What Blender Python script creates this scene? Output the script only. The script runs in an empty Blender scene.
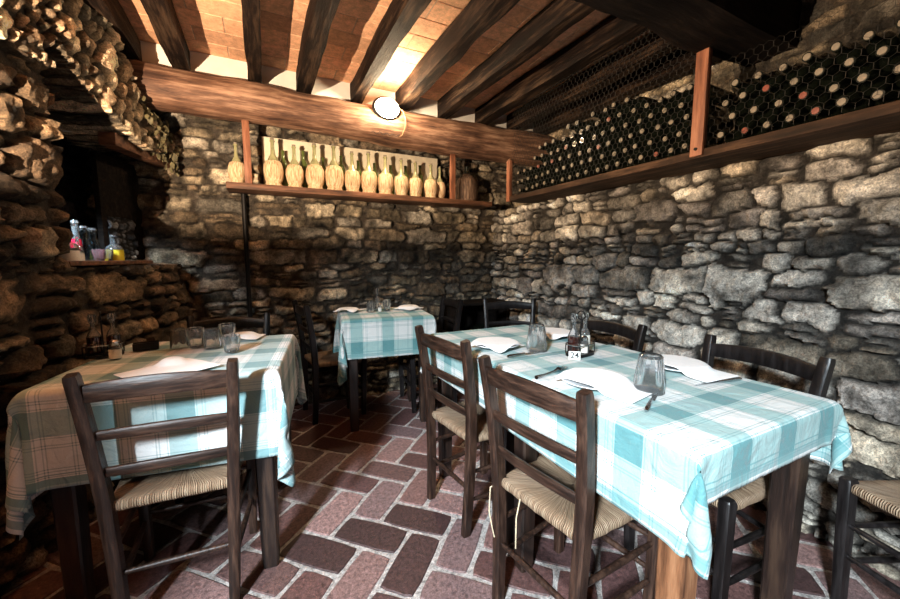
import bpy, bmesh, math, random
import numpy as np
from mathutils import Vector, Matrix
PI = math.pi
R = random.Random(7)
D_ = math.radians
S = bpy.context.scene
C = S.collection

# ------------------------------------------------------------------ helpers
class MB:
    """collects shapes into one mesh"""
    def __init__(s): s.v = []; s.f = []; s.uv = None
    def add(s, v, f, m=None):
        o = len(s.v)
        s.v += [tuple(m @ Vector(p)) if m else tuple(p) for p in v]
        s.f += [tuple(i + o for i in q) for q in f]
        return s
    def box(s, a, b, bev=0.0, m=None):
        bm = bmesh.new(); bmesh.ops.create_cube(bm, size=1)
        for v in bm.verts:
            v.co = Vector([(a[i] + b[i]) / 2 + v.co[i] * (b[i] - a[i]) for i in range(3)])
        if bev: bmesh.ops.bevel(bm, geom=bm.edges[:], offset=bev, segments=2, affect='EDGES', profile=.6)
        bm.verts.index_update()
        s.add([v.co[:] for v in bm.verts], [[v.index for v in f.verts] for f in bm.faces], m); bm.free()
        return s
    def tube(s, pts, rad, n=10, sec=None, m=None, up=None, caps=True):
        """sweep: rad = number or list; sec = list of (x,y) for a section scaled by rad"""
        P = [Vector(p) for p in pts]
        if sec is None: sec = [(math.cos(2 * PI * k / n), math.sin(2 * PI * k / n)) for k in range(n)]
        n = len(sec)
        if not hasattr(rad, '__len__'): rad = [rad] * len(P)
        V = []; F = []; nrm = None
        for i, p in enumerate(P):
            t = (P[min(i + 1, len(P) - 1)] - P[max(i - 1, 0)]).normalized()
            if nrm is None:
                u = Vector(up) if up else (Vector((0, 0, 1)) if abs(t.z) < .9 else Vector((1, 0, 0)))
            else: u = nrm
            nrm = (u - t * u.dot(t)).normalized(); b = t.cross(nrm)
            for (x, y) in sec: V.append(p + (nrm * x + b * y) * rad[i])
        for i in range(len(P) - 1):
            for k in range(n):
                a = i * n + k; c = i * n + (k + 1) % n
                F.append((a, c, c + n, a + n))
        if caps:
            F.append(tuple(range(n - 1, -1, -1))); F.append(tuple((len(P) - 1) * n + k for k in range(n)))
        return s.add([v[:] for v in V], F, m)
    def lathe(s, prof, n=20, m=None, fac=None):
        """prof = [(r,z)]; closed where r is 0; fac(k,j) scales r"""
        V = []; F = []; idx = []
        for j, (r, z) in enumerate(prof):
            if r < 1e-6: idx.append([len(V)] * n); V.append((0, 0, z))
            else:
                idx.append([len(V) + k for k in range(n)])
                for k in range(n):
                    a = 2 * PI * k / n; q = r * (fac(k, j) if fac else 1)
                    V.append((q * math.cos(a), q * math.sin(a), z))
        for j in range(len(prof) - 1):
            for k in range(n):
                q = [idx[j][k], idx[j][(k + 1) % n], idx[j + 1][(k + 1) % n], idx[j + 1][k]]
                w = []
                for i in q:
                    if i not in w: w.append(i)
                if len(w) > 2: F.append(tuple(w))
        return s.add(V, F, m)
    def build(s, name, mat, parent=None, smooth=True, angle=35):
        me = bpy.data.meshes.new(name); me.from_pydata(s.v, [], s.f)
        bm = bmesh.new(); bm.from_mesh(me); bmesh.ops.recalc_face_normals(bm, faces=bm.faces[:]); bm.to_mesh(me); bm.free()
        me.materials.append(mat)
        if smooth: shade(me, angle)
        o = bpy.data.objects.new(name, me); C.objects.link(o)
        if parent: o.parent = parent
        return o
def shade(me, angle=35):
    me.polygons.foreach_set('use_smooth', [True] * len(me.polygons))
    try: me.set_sharp_from_angle(angle=math.radians(angle))
    except Exception: pass
def tag(o, label=None, cat=None, group=None, kind=None):
    if label: o['label'] = label
    if cat: o['category'] = cat
    if group: o['group'] = group
    if kind: o['kind'] = kind
    return o
def thing(name, label, cat, loc=(0, 0, 0), rz=0, group=None):
    o = bpy.data.objects.new(name, None); C.objects.link(o)
    o.empty_display_size = .05
    o.location = loc; o.rotation_euler = (0, 0, rz)
    return tag(o, label, cat, group)
def dup(root, loc, rot=None, label=None, group=None, scale=None):
    r = root.copy(); C.objects.link(r); r.location = loc
    if rot is not None: r.rotation_euler = rot
    if scale: r.scale = scale
    if label: r['label'] = label
    if group: r['group'] = group
    for ch in list(root.children):
        c = ch.copy(); C.objects.link(c); c.parent = r
        for g in ch.children:
            d = g.copy(); C.objects.link(d); d.parent = c
    return r
def struct(o): o['kind'] = 'structure'; return o
T = Matrix.Translation
def RZ(a): return Matrix.Rotation(a, 4, 'Z')

# ------------------------------------------------------------------ materials
def new_mat(name):
    m = bpy.data.materials.new(name); m.use_nodes = True
    nt = m.node_tree; b = nt.nodes['Principled BSDF']
    return m, nt, b, nt.nodes, nt.links
def N(nt, t, **k):
    n = nt.nodes.new(t)
    for a, v in k.items(): setattr(n, a, v)
    return n
def ramp(nt, stops, fac):
    r = N(nt, 'ShaderNodeValToRGB'); e = r.color_ramp.elements
    e[0].position, e[0].color = stops[0][0], (*stops[0][1], 1)
    e[1].position, e[1].color = stops[-1][0], (*stops[-1][1], 1)
    for p, c in stops[1:-1]:
        q = e.new(p); q.color = (*c, 1)
    nt.links.new(fac, r.inputs[0]); return r.outputs[0]
def bump(nt, b, h, strength, dist=.01):
    n = N(nt, 'ShaderNodeBump'); n.inputs['Strength'].default_value = strength; n.inputs['Distance'].default_value = dist
    nt.links.new(h, n.inputs['Height']); nt.links.new(n.outputs[0], b.inputs['Normal'])
def simple(name, col, rough=.5, metal=0, spec=None, coat=0, var=.12, scale=25, trans=0, ior=1.45, alpha=None):
    m, nt, b, ns, L = new_mat(name)
    tc = N(nt, 'ShaderNodeTexCoord'); no = N(nt, 'ShaderNodeTexNoise'); no.inputs['Scale'].default_value = scale
    no.inputs['Detail'].default_value = 4
    L.new(tc.outputs['Object'], no.inputs['Vector'])
    c0 = tuple(x * (1 - var) for x in col); c1 = tuple(min(1, x * (1 + var)) for x in col)
    L.new(ramp(nt, [(.3, c0), (.7, c1)], no.outputs[0]), b.inputs['Base Color'])
    b.inputs['Roughness'].default_value = rough; b.inputs['Metallic'].default_value = metal
    if spec is not None: b.inputs['Specular IOR Level'].default_value = spec
    b.inputs['Coat Weight'].default_value = coat
    b.inputs['Transmission Weight'].default_value = trans; b.inputs['IOR'].default_value = ior
    return m
def wood(name, cols, axis='z', scale=1.0, rough=.5, bmp=.4, spec=.4):
    m, nt, b, ns, L = new_mat(name)
    tc = N(nt, 'ShaderNodeTexCoord'); mp = N(nt, 'ShaderNodeMapping')
    sc = {'x': (2.5, 26, 26), 'y': (26, 2.5, 26), 'z': (26, 26, 2.5)}[axis]
    mp.inputs['Scale'].default_value = tuple(q * scale for q in sc)
    L.new(tc.outputs['Object'], mp.inputs[0])
    n1 = N(nt, 'ShaderNodeTexNoise'); n1.inputs['Scale'].default_value = 1.6; n1.inputs['Detail'].default_value = 8; n1.inputs['Roughness'].default_value = .65
    L.new(mp.outputs[0], n1.inputs['Vector'])
    n2 = N(nt, 'ShaderNodeTexNoise'); n2.inputs['Scale'].default_value = 3; n2.inputs['Detail'].default_value = 3
    L.new(tc.outputs['Object'], n2.inputs['Vector'])
    ad = N(nt, 'ShaderNodeMath', operation='MULTIPLY_ADD'); ad.inputs[1].default_value = .5; L.new(n2.outputs[0], ad.inputs[0]); L.new(n1.outputs[0], ad.inputs[2])
    su = N(nt, 'ShaderNodeMath', operation='SUBTRACT'); su.inputs[1].default_value = .25; L.new(ad.outputs[0], su.inputs[0])
    L.new(ramp(nt, [(.33, cols[0]), (.5, cols[1]), (.68, cols[2])], su.outputs[0]), b.inputs['Base Color'])
    b.inputs['Roughness'].default_value = rough; b.inputs['Specular IOR Level'].default_value = spec
    bump(nt, b, n1.outputs[0], bmp, .006)
    return m
def attr_mat(name, rough=.85, nscale=40, bmp=.5, var=(.55, 1.35), spec=.25, dist=.006, fine=(.45, 1.45)):
    """colour from the mesh's own 'tone' attribute, broken up by noise"""
    m, nt, b, ns, L = new_mat(name)
    a = N(nt, 'ShaderNodeAttribute', attribute_name='tone')
    tc = N(nt, 'ShaderNodeTexCoord')
    no = N(nt, 'ShaderNodeTexNoise'); no.inputs['Scale'].default_value = nscale; no.inputs['Detail'].default_value = 8; no.inputs['Roughness'].default_value = .7
    L.new(tc.outputs['Object'], no.inputs['Vector'])
    mx = N(nt, 'ShaderNodeMix', data_type='RGBA', blend_type='MULTIPLY'); mx.inputs[0].default_value = 1
    L.new(a.outputs['Color'], mx.inputs[6])
    L.new(ramp(nt, [(.3, (var[0],) * 3), (.7, (var[1],) * 3)], no.outputs[0]), mx.inputs[7])
    n9 = N(nt, 'ShaderNodeTexNoise'); n9.inputs['Scale'].default_value = nscale * 4.2; n9.inputs['Detail'].default_value = 6; n9.inputs['Roughness'].default_value = .8
    L.new(tc.outputs['Object'], n9.inputs['Vector'])
    mz = N(nt, 'ShaderNodeMix', data_type='RGBA', blend_type='MULTIPLY'); mz.inputs[0].default_value = 1
    L.new(mx.outputs[2], mz.inputs[6]); L.new(ramp(nt, [(.38, (fine[0],) * 3), (.62, (fine[1],) * 3)], n9.outputs[0]), mz.inputs[7])
    L.new(mz.outputs[2], b.inputs['Base Color'])
    b.inputs['Roughness'].default_value = rough; b.inputs['Specular IOR Level'].default_value = spec
    ah = N(nt, 'ShaderNodeMath', operation='MULTIPLY_ADD'); ah.inputs[1].default_value = .35; L.new(n9.outputs[0], ah.inputs[0]); L.new(no.outputs[0], ah.inputs[2])
    bump(nt, b, ah.outputs[0], bmp, dist)
    return m

M = {}
M['stone'] = attr_mat('rubble_stone', .8, 30, 1.0, (.3, 1.7), .3, .02)
M['brick_floor'] = attr_mat('terracotta_paving', .5, 60, .6, (.3, 1.75), .5, .005)
M['ceiling_tile'] = attr_mat('terracotta_ceiling_tile', .8, 22, .3, (.7, 1.3), .2, fine=(.85, 1.12))
M['plaster'] = simple('white_plaster', (.80, .77, .70), .9, var=.08, scale=9)
M['beam'] = wood('chestnut_beam', [(.04, .017, .010), (.17, .085, .05), (.42, .25, .16)], 'x', .8, .7, 1.0)
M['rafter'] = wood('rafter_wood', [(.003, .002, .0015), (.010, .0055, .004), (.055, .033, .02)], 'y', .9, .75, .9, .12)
M['girder'] = wood('black_girder_wood', [(.003, .002, .002), (.007, .005, .004), (.018, .012, .009)], 'x', .9, .8, .8, .1)
M['shelf_wood'] = wood('shelf_plank_wood', [(.04, .017, .009), (.12, .052, .026), (.24, .11, .06)], 'x', 1, .65, .7)
M['rack_wood'] = wood('rack_plank_wood', [(.035, .016, .009), (.11, .052, .026), (.22, .11, .06)], 'y', 1, .65, .7)
M['rack_dark'] = wood('dark_rack_plank', [(.012, .007, .004), (.035, .018, .010), (.10, .055, .03)], 'y', 1, .75, .7, .2)
M['post_wood'] = wood('reddish_post_wood', [(.10, .035, .018), (.23, .085, .042), (.36, .16, .09)], 'z', 1, .6, .5)
M['grey_wood'] = wood('weathered_grey_wood', [(.05, .045, .045), (.16, .15, .15), (.33, .32, .33)], 'z', 1, .75, .7)
M['chair'] = wood('walnut_chair_wood', [(.006, .003, .002), (.021, .010, .0065), (.060, .031, .020)], 'z', 2.0, .4, .35, .4)
M['chair_x'] = wood('walnut_rail_wood', [(.006, .003, .002), (.021, .010, .0065), (.060, .031, .020)], 'x', 2.0, .4, .35, .4)
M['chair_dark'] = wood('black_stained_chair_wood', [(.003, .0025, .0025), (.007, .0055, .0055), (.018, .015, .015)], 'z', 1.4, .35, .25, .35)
M['table'] = wood('table_wood', [(.005, .003, .002), (.014, .007, .005), (.04, .022, .014)], 'z', 1.0, .4, .4, .5)
M['table_lit'] = wood('lit_table_wood', [(.07, .028, .012), (.20, .085, .038), (.36, .18, .09)], 'z', 1.0, .4, .4, .5)  # lighter copy of the table wood for the leg that catches the daylight
M['iron'] = simple('black_iron', (.012, .011, .011), .45, .6, var=.3)
M['wire'] = simple('rusty_wire', (.012, .010, .008), .7, .0, var=.3)
M['steel'] = simple('stainless_steel', (.55, .56, .58), .18, 1, var=.05)
M['china'] = simple('white_china', (.78, .80, .82), .15, coat=.5, var=.03)
M['napkin'] = simple('napkin_linen', (.86, .85, .84), .95, var=.03, scale=60, spec=.1)
M['glass'] = simple('clear_glass', (.93, .95, .96), .03, trans=.95, var=.02)
M['glass_blue'] = simple('pale_blue_glass', (.55, .75, .88), .03, trans=1, var=.03)
M['oil'] = simple('yellow_oil', (.75, .55, .04), .08, coat=.6, var=.1)
M['red'] = simple('red_liquid', (.50, .012, .035), .1, coat=.7, var=.1)
M['pinkglass'] = simple('pink_tinted_glass', (.85, .55, .60), .04, trans=.85, var=.05)
M['salt'] = simple('salt_grains', (.75, .70, .62), .8, var=.1, scale=200)
M['vinegar'] = simple('dark_vinegar', (.03, .008, .006), .1, coat=.7, var=.2)
M['dark_glass'] = simple('dark_wine_glass', (.007, .009, .006), .25, coat=.6, var=.3)
M['green_glass'] = simple('olive_green_glass', (.09, .12, .03), .1, coat=.6, var=.3)
M['fiasco_glass'] = simple('aged_bottle_glass', (.28, .27, .14), .15, coat=.5, var=.3)
M['cork_pale'] = simple('pale_bottle_cap', (.20, .165, .12), .5, var=.2)
M['cork_red'] = simple('red_foil_cap', (.20, .05, .03), .4, var=.2)
M['straw'] = None
M['wicker'] = wood('dark_wicker', [(.02, .012, .008), (.09, .05, .03), (.22, .14, .09)], 'z', 2.2, .7, .9)
M['white_board'] = simple('whitewashed_board', (.74, .66, .50), .9, var=.12, scale=14)
M['paper'] = simple('white_card', (.85, .84, .80), .6, var=.02)
M['ink'] = simple('black_ink', (.01, .01, .01), .6, var=.1)
M['rope'] = simple('cream_cord', (.52, .42, .28), .8, var=.2, scale=80)
M['cable'] = simple('brown_cable', (.22, .12, .06), .5, var=.2)
M['ceramic'] = simple('terracotta_sconce', (.45, .22, .12), .8, var=.15)

def straw_mat():
    m, nt, b, ns, L = new_mat('straw_wrap')
    tc = N(nt, 'ShaderNodeTexCoord'); mp = N(nt, 'ShaderNodeMapping'); mp.inputs['Scale'].default_value = (60, 60, 6)
    L.new(tc.outputs['Object'], mp.inputs[0])
    n1 = N(nt, 'ShaderNodeTexNoise'); n1.inputs['Scale'].default_value = 2; n1.inputs['Detail'].default_value = 5
    L.new(mp.outputs[0], n1.inputs['Vector'])
    L.new(ramp(nt, [(.32, (.30, .17, .08)), (.5, (.58, .41, .24)), (.68, (.78, .62, .42))], n1.outputs[0]), b.inputs['Base Color'])
    b.inputs['Roughness'].default_value = .8; b.inputs['Specular IOR Level'].default_value = .2
    bump(nt, b, n1.outputs[0], .8, .004); return m
M['straw'] = straw_mat()
def rush_mat():
    m, nt, b, ns, L = new_mat('woven_rush')
    uv = N(nt, 'ShaderNodeUVMap'); mp = N(nt, 'ShaderNodeMapping'); mp.inputs['Scale'].default_value = (330, 6, 1)
    L.new(uv.outputs[0], mp.inputs[0])
    n1 = N(nt, 'ShaderNodeTexNoise'); n1.inputs['Scale'].default_value = 1.0; n1.inputs['Detail'].default_value = 3
    L.new(mp.outputs[0], n1.inputs['Vector'])
    w = N(nt, 'ShaderNodeTexWave', wave_type='BANDS', bands_direction='X'); w.inputs['Scale'].default_value = 48; w.inputs['Distortion'].default_value = 1.5
    w.inputs['Detail'].default_value = 2; L.new(uv.outputs[0], w.inputs['Vector'])
    L.new(ramp(nt, [(.25, (.05, .028, .013)), (.42, (.20, .125, .075)), (.6, (.34, .24, .155)), (.78, (.48, .38, .27))], n1.outputs[0]), b.inputs['Base Color'])
    b.inputs['Roughness'].default_value = .65; b.inputs['Specular IOR Level'].default_value = .3
    ad = N(nt, 'ShaderNodeMath', operation='ADD'); L.new(n1.outputs[0], ad.inputs[0]); L.new(w.outputs[0], ad.inputs[1])
    bump(nt, b, ad.outputs[0], .9, .004); return m
M['rush'] = rush_mat()

def cloth_mat(name, white, teal, deep, period=.30, off=(0, 0)):
    """woven check: broad bands and fine lines along both threads, laid out in the cloth's own metres (its UV map)"""
    m, nt, b, ns, L = new_mat(name)
    uv = N(nt, 'ShaderNodeUVMap'); sp = N(nt, 'ShaderNodeSeparateXYZ'); L.new(uv.outputs[0], sp.inputs[0])
    def mth(op, a, c=None, d=None):
        n = N(nt, 'ShaderNodeMath', operation=op)
        for i, v in enumerate((a, c, d)):
            if v is None: continue
            if isinstance(v, (int, float)): n.inputs[i].default_value = v
            else: L.new(v, n.inputs[i])
        return n.outputs[0]
    def stripe(src, lo, hi):   # 1 inside lo..hi of the period
        return mth('MULTIPLY', mth('GREATER_THAN', src, lo), mth('LESS_THAN', src, hi))
    tot = []
    lin = []
    for k, ax in enumerate((0, 1)):
        f = mth('FRACT', mth('ADD', mth('DIVIDE', sp.outputs[ax], period), 10.0 + off[k]))
        tot.append(stripe(f, .08, .46))
        l = None
        for c in (.055, .485, .56, .60, .95, .91):
            s_ = stripe(f, c - .008, c + .008); l = s_ if l is None else mth('MAXIMUM', l, s_)
        lin.append(l)
    band = mth('MULTIPLY', mth('ADD', tot[0], tot[1]), .5)
    line = mth('MULTIPLY', mth('ADD', lin[0], lin[1]), .5)
    no = N(nt, 'ShaderNodeTexNoise'); no.inputs['Scale'].default_value = 220; L.new(uv.outputs[0], no.inputs['Vector'])
    n2 = N(nt, 'ShaderNodeTexNoise'); n2.inputs['Scale'].default_value = 5; L.new(uv.outputs[0], n2.inputs['Vector'])
    c1 = ramp(nt, [(0, white), (.5, teal), (1, deep)], band)
    mx = N(nt, 'ShaderNodeMix', data_type='RGBA'); L.new(mth('MULTIPLY', line, .9), mx.inputs[0]); L.new(c1, mx.inputs[6]); mx.inputs[7].default_value = (*deep, 1)
    m2 = N(nt, 'ShaderNodeMix', data_type='RGBA', blend_type='MULTIPLY'); m2.inputs[0].default_value = 1
    L.new(mx.outputs[2], m2.inputs[6]); L.new(ramp(nt, [(.3, (.86,) * 3), (.7, (1.0,) * 3)], mth('MULTIPLY', mth('ADD', no.outputs[0], n2.outputs[0]), .5)), m2.inputs[7])
    L.new(m2.outputs[2], b.inputs['Base Color'])
    b.inputs['Roughness'].default_value = .9; b.inputs['Specular IOR Level'].default_value = .15
    b.inputs['Sheen Weight'].default_value = .1
    ha = N(nt, 'ShaderNodeAttribute', attribute_name='hem'); hs = mth('MAXIMUM', stripe(ha.outputs['Fac'], .012, .034), stripe(ha.outputs['Fac'], .044, .048))
    m3 = N(nt, 'ShaderNodeMix', data_type='RGBA'); L.new(mth('MULTIPLY', hs, .75), m3.inputs[0]); L.new(m2.outputs[2], m3.inputs[6]); m3.inputs[7].default_value = (*deep, 1)
    L.new(m3.outputs[2], b.inputs['Base Color'])
    n3 = N(nt, 'ShaderNodeTexNoise'); n3.inputs['Scale'].default_value = 13; n3.inputs['Detail'].default_value = 4; n3.inputs['Distortion'].default_value = 1.2; L.new(uv.outputs[0], n3.inputs['Vector'])
    bump(nt, b, mth('ADD', mth('MULTIPLY', no.outputs[0], .06), n3.outputs[0]), .55, .018)
    return m
M['cloth'] = cloth_mat('checked_tablecloth', (.64, .65, .63), (.29, .43, .42), (.10, .24, .25), .21, (.1, .2))
M['cloth_l'] = cloth_mat('pale_checked_tablecloth', (.74, .75, .74), (.38, .50, .50), (.16, .28, .29), .22, (.0, .35))

# ------------------------------------------------------------------ noise and stone walls
def vnoise(u, v, cell, seed):
    g = np.random.RandomState(seed).rand(256, 256)
    x = u / cell + 1000.3; y = v / cell + 1000.7
    xi = np.floor(x).astype(int); yi = np.floor(y).astype(int); fx = x - xi; fy = y - yi
    fx = fx * fx * (3 - 2 * fx); fy = fy * fy * (3 - 2 * fy)
    a = g[xi & 255, yi & 255]; b = g[(xi + 1) & 255, yi & 255]; c = g[xi & 255, (yi + 1) & 255]; d = g[(xi + 1) & 255, (yi + 1) & 255]
    return (a * (1 - fx) + b * fx) * (1 - fy) + (c * (1 - fx) + d * fx) * fy - .5
def fbm(u, v, cell, seed, oc=4):
    r = 0
    for k in range(oc): r = r + vnoise(u, v, cell / 2 ** k, seed + k * 13) / 2 ** k
    return r
def lay_stones(U0, U1, V0, V1, ch, cw, seed, merge=.12, gap=.3):
    rr = random.Random(seed); st = []
    v = V0 - .05
    while v < V1 + .05:
        h = ch[0] + (ch[1] - ch[0]) * rr.random() ** 1.3
        u = U0 - rr.random() * .2
        while u < U1 + .1:
            asp = rr.uniform(*cw); w = max(.05, h * asp)
            a, b_ = w / 2, h / 2; cu, cv = u + a, v + b_ + rr.uniform(-.12, .12) * h
            if rr.random() < merge: b_ *= rr.uniform(1.4, 1.8); cv += h * rr.uniform(-.3, .3); a *= 1.15
            elif rr.random() < gap: # two thin stones in the bed
                st.append((cu, v + h * .27, a * rr.uniform(.85, 1.05), h * .24)); st.append((cu + rr.uniform(-.02, .02), v + h * .76, a * rr.uniform(.8, 1), h * .24)); u += w; continue
            st.append((cu, cv, a, b_)); u += w
        v += h
    return np.array(st)
def stone_wall(name, o, ud, vd, nd, U, V, res, ch, cw, seed, pal, mortar, keep=None, depth=.45, relief=.03, warp=.03, merge=.12, gap=.3, rough=1.0, joint=.012, rot=0.0, gain=.62, craggy=1.0):
    U0, U1 = U; V0, V1 = V
    nu = int((U1 - U0) / res) + 1; nv = int((V1 - V0) / res) + 1
    us = np.linspace(U0, U1, nu); vs = np.linspace(V0, V1, nv)
    GU, GV = np.meshgrid(us, vs)
    WU = GU + warp * fbm(GU, GV, .13, seed + 1, 3) + .014 * fbm(GU, GV, .03, seed + 2, 2)
    WV = GV + warp * .8 * fbm(GU, GV, .17, seed + 5, 3) + .012 * fbm(GU, GV, .03, seed + 6, 2)
    cr_, sr_ = math.cos(rot), math.sin(rot)
    WU, WV = WU * cr_ + WV * sr_, -WU * sr_ + WV * cr_; LU, LV = GU * cr_ + GV * sr_, -GU * sr_ + GV * cr_
    st = lay_stones(WU.min(), WU.max(), WV.min(), WV.max(), ch, cw, seed, merge, gap)
    F1 = np.empty(GU.shape); F2 = np.empty(GU.shape); ID = np.zeros(GU.shape, int)
    for j in range(nv):
        sel = np.where(np.abs(st[:, 1] - vs[j]) < max(.28, ch[1] * 1.8))[0] if rot == 0 else np.arange(len(st)); q = st[sel]
        du = np.abs(WU[j][:, None] - q[:, 0]) / q[:, 2]; dv = np.abs(WV[j][:, None] - q[:, 1]) / q[:, 3]
        d = (du ** 2.6 + dv ** 2.6) ** (1 / 2.6); mn = np.minimum(q[:, 2], q[:, 3])
        i1 = d.argmin(1); r_ = np.arange(nu); f1 = d[r_, i1]; d[r_, i1] = 99; f2 = d.min(1)
        F1[j] = f1; F2[j] = (f2 - f1) * mn[i1]; ID[j] = sel[i1]
    border = F2 + .004 * fbm(GU, GV, .02, seed + 9, 2)
    mk = np.clip((border - joint * .35) / (joint * 1.1), 0, 1); mk = mk * mk * (3 - 2 * mk)
    rs = np.random.RandomState(seed); n = len(st)
    hi = rs.uniform(.45, 1.0, n) * relief; tu = rs.uniform(-.12, .12, n); tv = rs.uniform(-.14, .14, n)
    H = mk * (hi[ID] + tu[ID] * (LU - st[ID, 0]) + tv[ID] * (LV - st[ID, 1]) + relief * .28 * np.clip(1 - F1 ** 2, -.4, 1))
    chip = np.floor((fbm(LU, LV, .09, seed + 80, 3) + .02 * ID) * 7) / 7 - (fbm(LU, LV, .09, seed + 80, 3) + .02 * ID)
    H = H + rough * (mk * craggy * (.035 * np.abs(fbm(GU, GV, .055, seed + 20, 4)) + .05 * chip) + .012 * fbm(GU, GV, .05, seed + 30, 4) + .03 * fbm(GU, GV, .7, seed + 40, 2))
    pal = np.array(pal); ci = rs.randint(0, len(pal), n); br = .28 + 1.25 * rs.rand(n) ** 1.2
    col = gain * pal[ci][ID] * br[ID][..., None] * (1 + 1.5 * fbm(GU, GV, .09, seed + 50, 5))[..., None]
    mo = .55 * np.array(mortar)[None, None] * (1 + 1.0 * fbm(GU, GV, .05, seed + 60, 4))[..., None]
    k2 = np.clip(mk * 1.25 - .12, 0, 1)[..., None]
    col = np.clip(col * k2 + mo * (1 - k2), .002, 1)
    o = np.array(o, float); ud = np.array(ud, float); vd = np.array(vd, float); nd = np.array(nd, float)
    P = o + GU[..., None] * ud + GV[..., None] * vd + H[..., None] * nd
    idx = np.arange(nu * nv).reshape(nv, nu)
    if keep is None: kq = np.ones((nv - 1, nu - 1), bool)
    else:
        cu = (us[:-1] + us[1:]) / 2; cv = (vs[:-1] + vs[1:]) / 2
        kq = np.array([[keep(a, c) for a in cu] for c in cv], bool)
    a = idx[:-1, :-1][kq]; b_ = idx[:-1, 1:][kq]; c = idx[1:, 1:][kq]; d = idx[1:, :-1][kq]
    quads = np.stack([a, b_, c, d], 1)
    if np.dot(np.cross(ud, vd), nd) < 0: quads = quads[:, ::-1]
    # walls of the openings and ends
    e = np.concatenate([quads[:, [0, 1]], quads[:, [1, 2]], quads[:, [2, 3]], quads[:, [3, 0]]])
    key = {}
    for x, y in e.tolist():
        if (y, x) in key: del key[(y, x)]
        else: key[(x, y)] = 1
    be = list(key)
    verts = P.reshape(-1, 3); cols = col.reshape(-1, 3)
    bv = sorted({i for q in be for i in q}); mp = {}
    lay = [verts]; lc = [cols]; base = len(verts); prev = {i: i for i in bv}; extra = []
    steps = 6 if keep is not None else 2
    for s_ in range(1, steps + 1):
        t = depth * s_ / steps
        nz = np.random.RandomState(seed + s_).uniform(-.012, .012, (len(bv), 3)) * (1 if s_ < steps and keep is not None else 0)
        lay.append(verts[bv] - nd * t + nz); sh = np.random.RandomState(seed + 70 + s_).uniform(.6, 1.3, len(bv))
        lc.append(cols[bv] * sh[:, None])
        cur = {i: base + k for k, i in enumerate(bv)}; base += len(bv)
        for x, y in be: extra.append((prev[y], prev[x], cur[x], cur[y]))
        prev = cur
    V_ = np.concatenate(lay); Cc = np.concatenate(lc)
    used = np.zeros(len(V_), bool); allf = np.concatenate([quads, np.array(extra)]) if extra else quads
    used[allf.ravel()] = True; rem = np.cumsum(used) - 1
    allf = rem[allf]; V_ = V_[used]; Cc = Cc[used]
    me = bpy.data.meshes.new(name); me.from_pydata(V_.tolist(), [], allf.tolist())
    at = me.color_attributes.new('tone', 'FLOAT_COLOR', 'POINT')
    at.data.foreach_set('color', np.concatenate([Cc, np.ones((len(Cc), 1))], 1).ravel())
    me.materials.append(M['stone']); shade(me, 60)
    ob = bpy.data.objects.new(name, me); C.objects.link(ob); return struct(ob)

# ------------------------------------------------------------------ room
GREY = [(.42, .39, .34), (.50, .46, .39), (.34, .31, .27), (.56, .51, .43), (.30, .27, .24), (.40, .34, .26)]
TAN = [(.42, .34, .23), (.34, .26, .17), (.50, .42, .30), (.27, .20, .13), (.38, .33, .26), (.30, .27, .22)]
BROWN = [(.34, .22, .13), (.42, .28, .16), (.26, .17, .10), (.48, .36, .24), (.20, .13, .08)]
XR, YB, ZC = 2.1, 3.2, 2.54
stone_wall('wall_right', (XR, 0, 0), (0, 1, 0), (0, 0, 1), (-1, 0, 0), (-.9, 3.25), (-.02, 1.655), .0105, (.05, .145), (1.0, 3.0), 14, GREY, (.055, .048, .040), depth=.55, relief=.036, joint=.014, gain=1.0, warp=.05, craggy=1.2)
stone_wall('wall_right_upper', (2.6, 0, 0), (0, 1, 0), (0, 0, 1), (-1, 0, 0), (1.15, 3.25), (1.62, 2.54), .014, (.05, .10), (1.2, 3.5), 12, TAN, (.30, .24, .17), depth=.2, relief=.022, gain=1.1)
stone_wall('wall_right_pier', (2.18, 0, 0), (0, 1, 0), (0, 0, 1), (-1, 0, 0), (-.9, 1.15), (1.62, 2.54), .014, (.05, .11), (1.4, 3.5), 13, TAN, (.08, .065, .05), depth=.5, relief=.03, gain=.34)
stone_wall('wall_back', (0, YB, 0), (1, 0, 0), (0, 0, 1), (0, -1, 0), (-1.5, 2.62), (-.02, 2.5), .0115, (.045, .115), (1.5, 4.2), 21, TAN, (.10, .08, .06), depth=.15, relief=.026, joint=.015, gap=.35, gain=.78, warp=.035)
SH = math.radians(16); WN = Vector((math.cos(SH), -math.sin(SH), 0)); WD = Vector((-math.sin(SH), -math.cos(SH), 0)); W0 = Vector((-.5, 3.2, 0))
def W(s, z, off=0):  # a point on the slanting left wall: s from the far corner, off into the room
    p = W0 + WD * s + WN * off; return Vector((p.x, p.y, z))
def interp(x, pts):
    for (a, b), (c, d) in zip(pts, pts[1:]):
        if x <= c: return b + (d - b) * (x - a) / (c - a)
    return pts[-1][1]
BOT = [(-.2, 1.90), (.1, 1.865), (.377, 1.835), (.58, 1.89), (.746, 1.955), (.9, 2.03), (1.02, 2.11)]
TOP = [(.06, 1.90), (.104, 1.935), (.22, 2.02), (.352, 2.13), (.426, 2.24), (.532, 2.385), (.642, 2.47), (.70, 2.6)]
def keepL(s, z):
    if z < 1.165: return True
    if z > 2.02 and s < 1.22: return False
    return s > 1.02
def keepA(s, z):
    if s > 1.02: return z > 1.98
    return s > .07 and z > interp(s, BOT) and z < interp(s, TOP)
stone_wall('wall_left', tuple(W0), tuple(WD), (0, 0, 1), tuple(WN), (-.05, 2.95), (-.02, 2.54), .0125, (.07, .17), (1.0, 2.3), 31, BROWN, (.055, .038, .026), keep=keepL, depth=.42, relief=.04, warp=.04, joint=.020, gain=.55)
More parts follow.
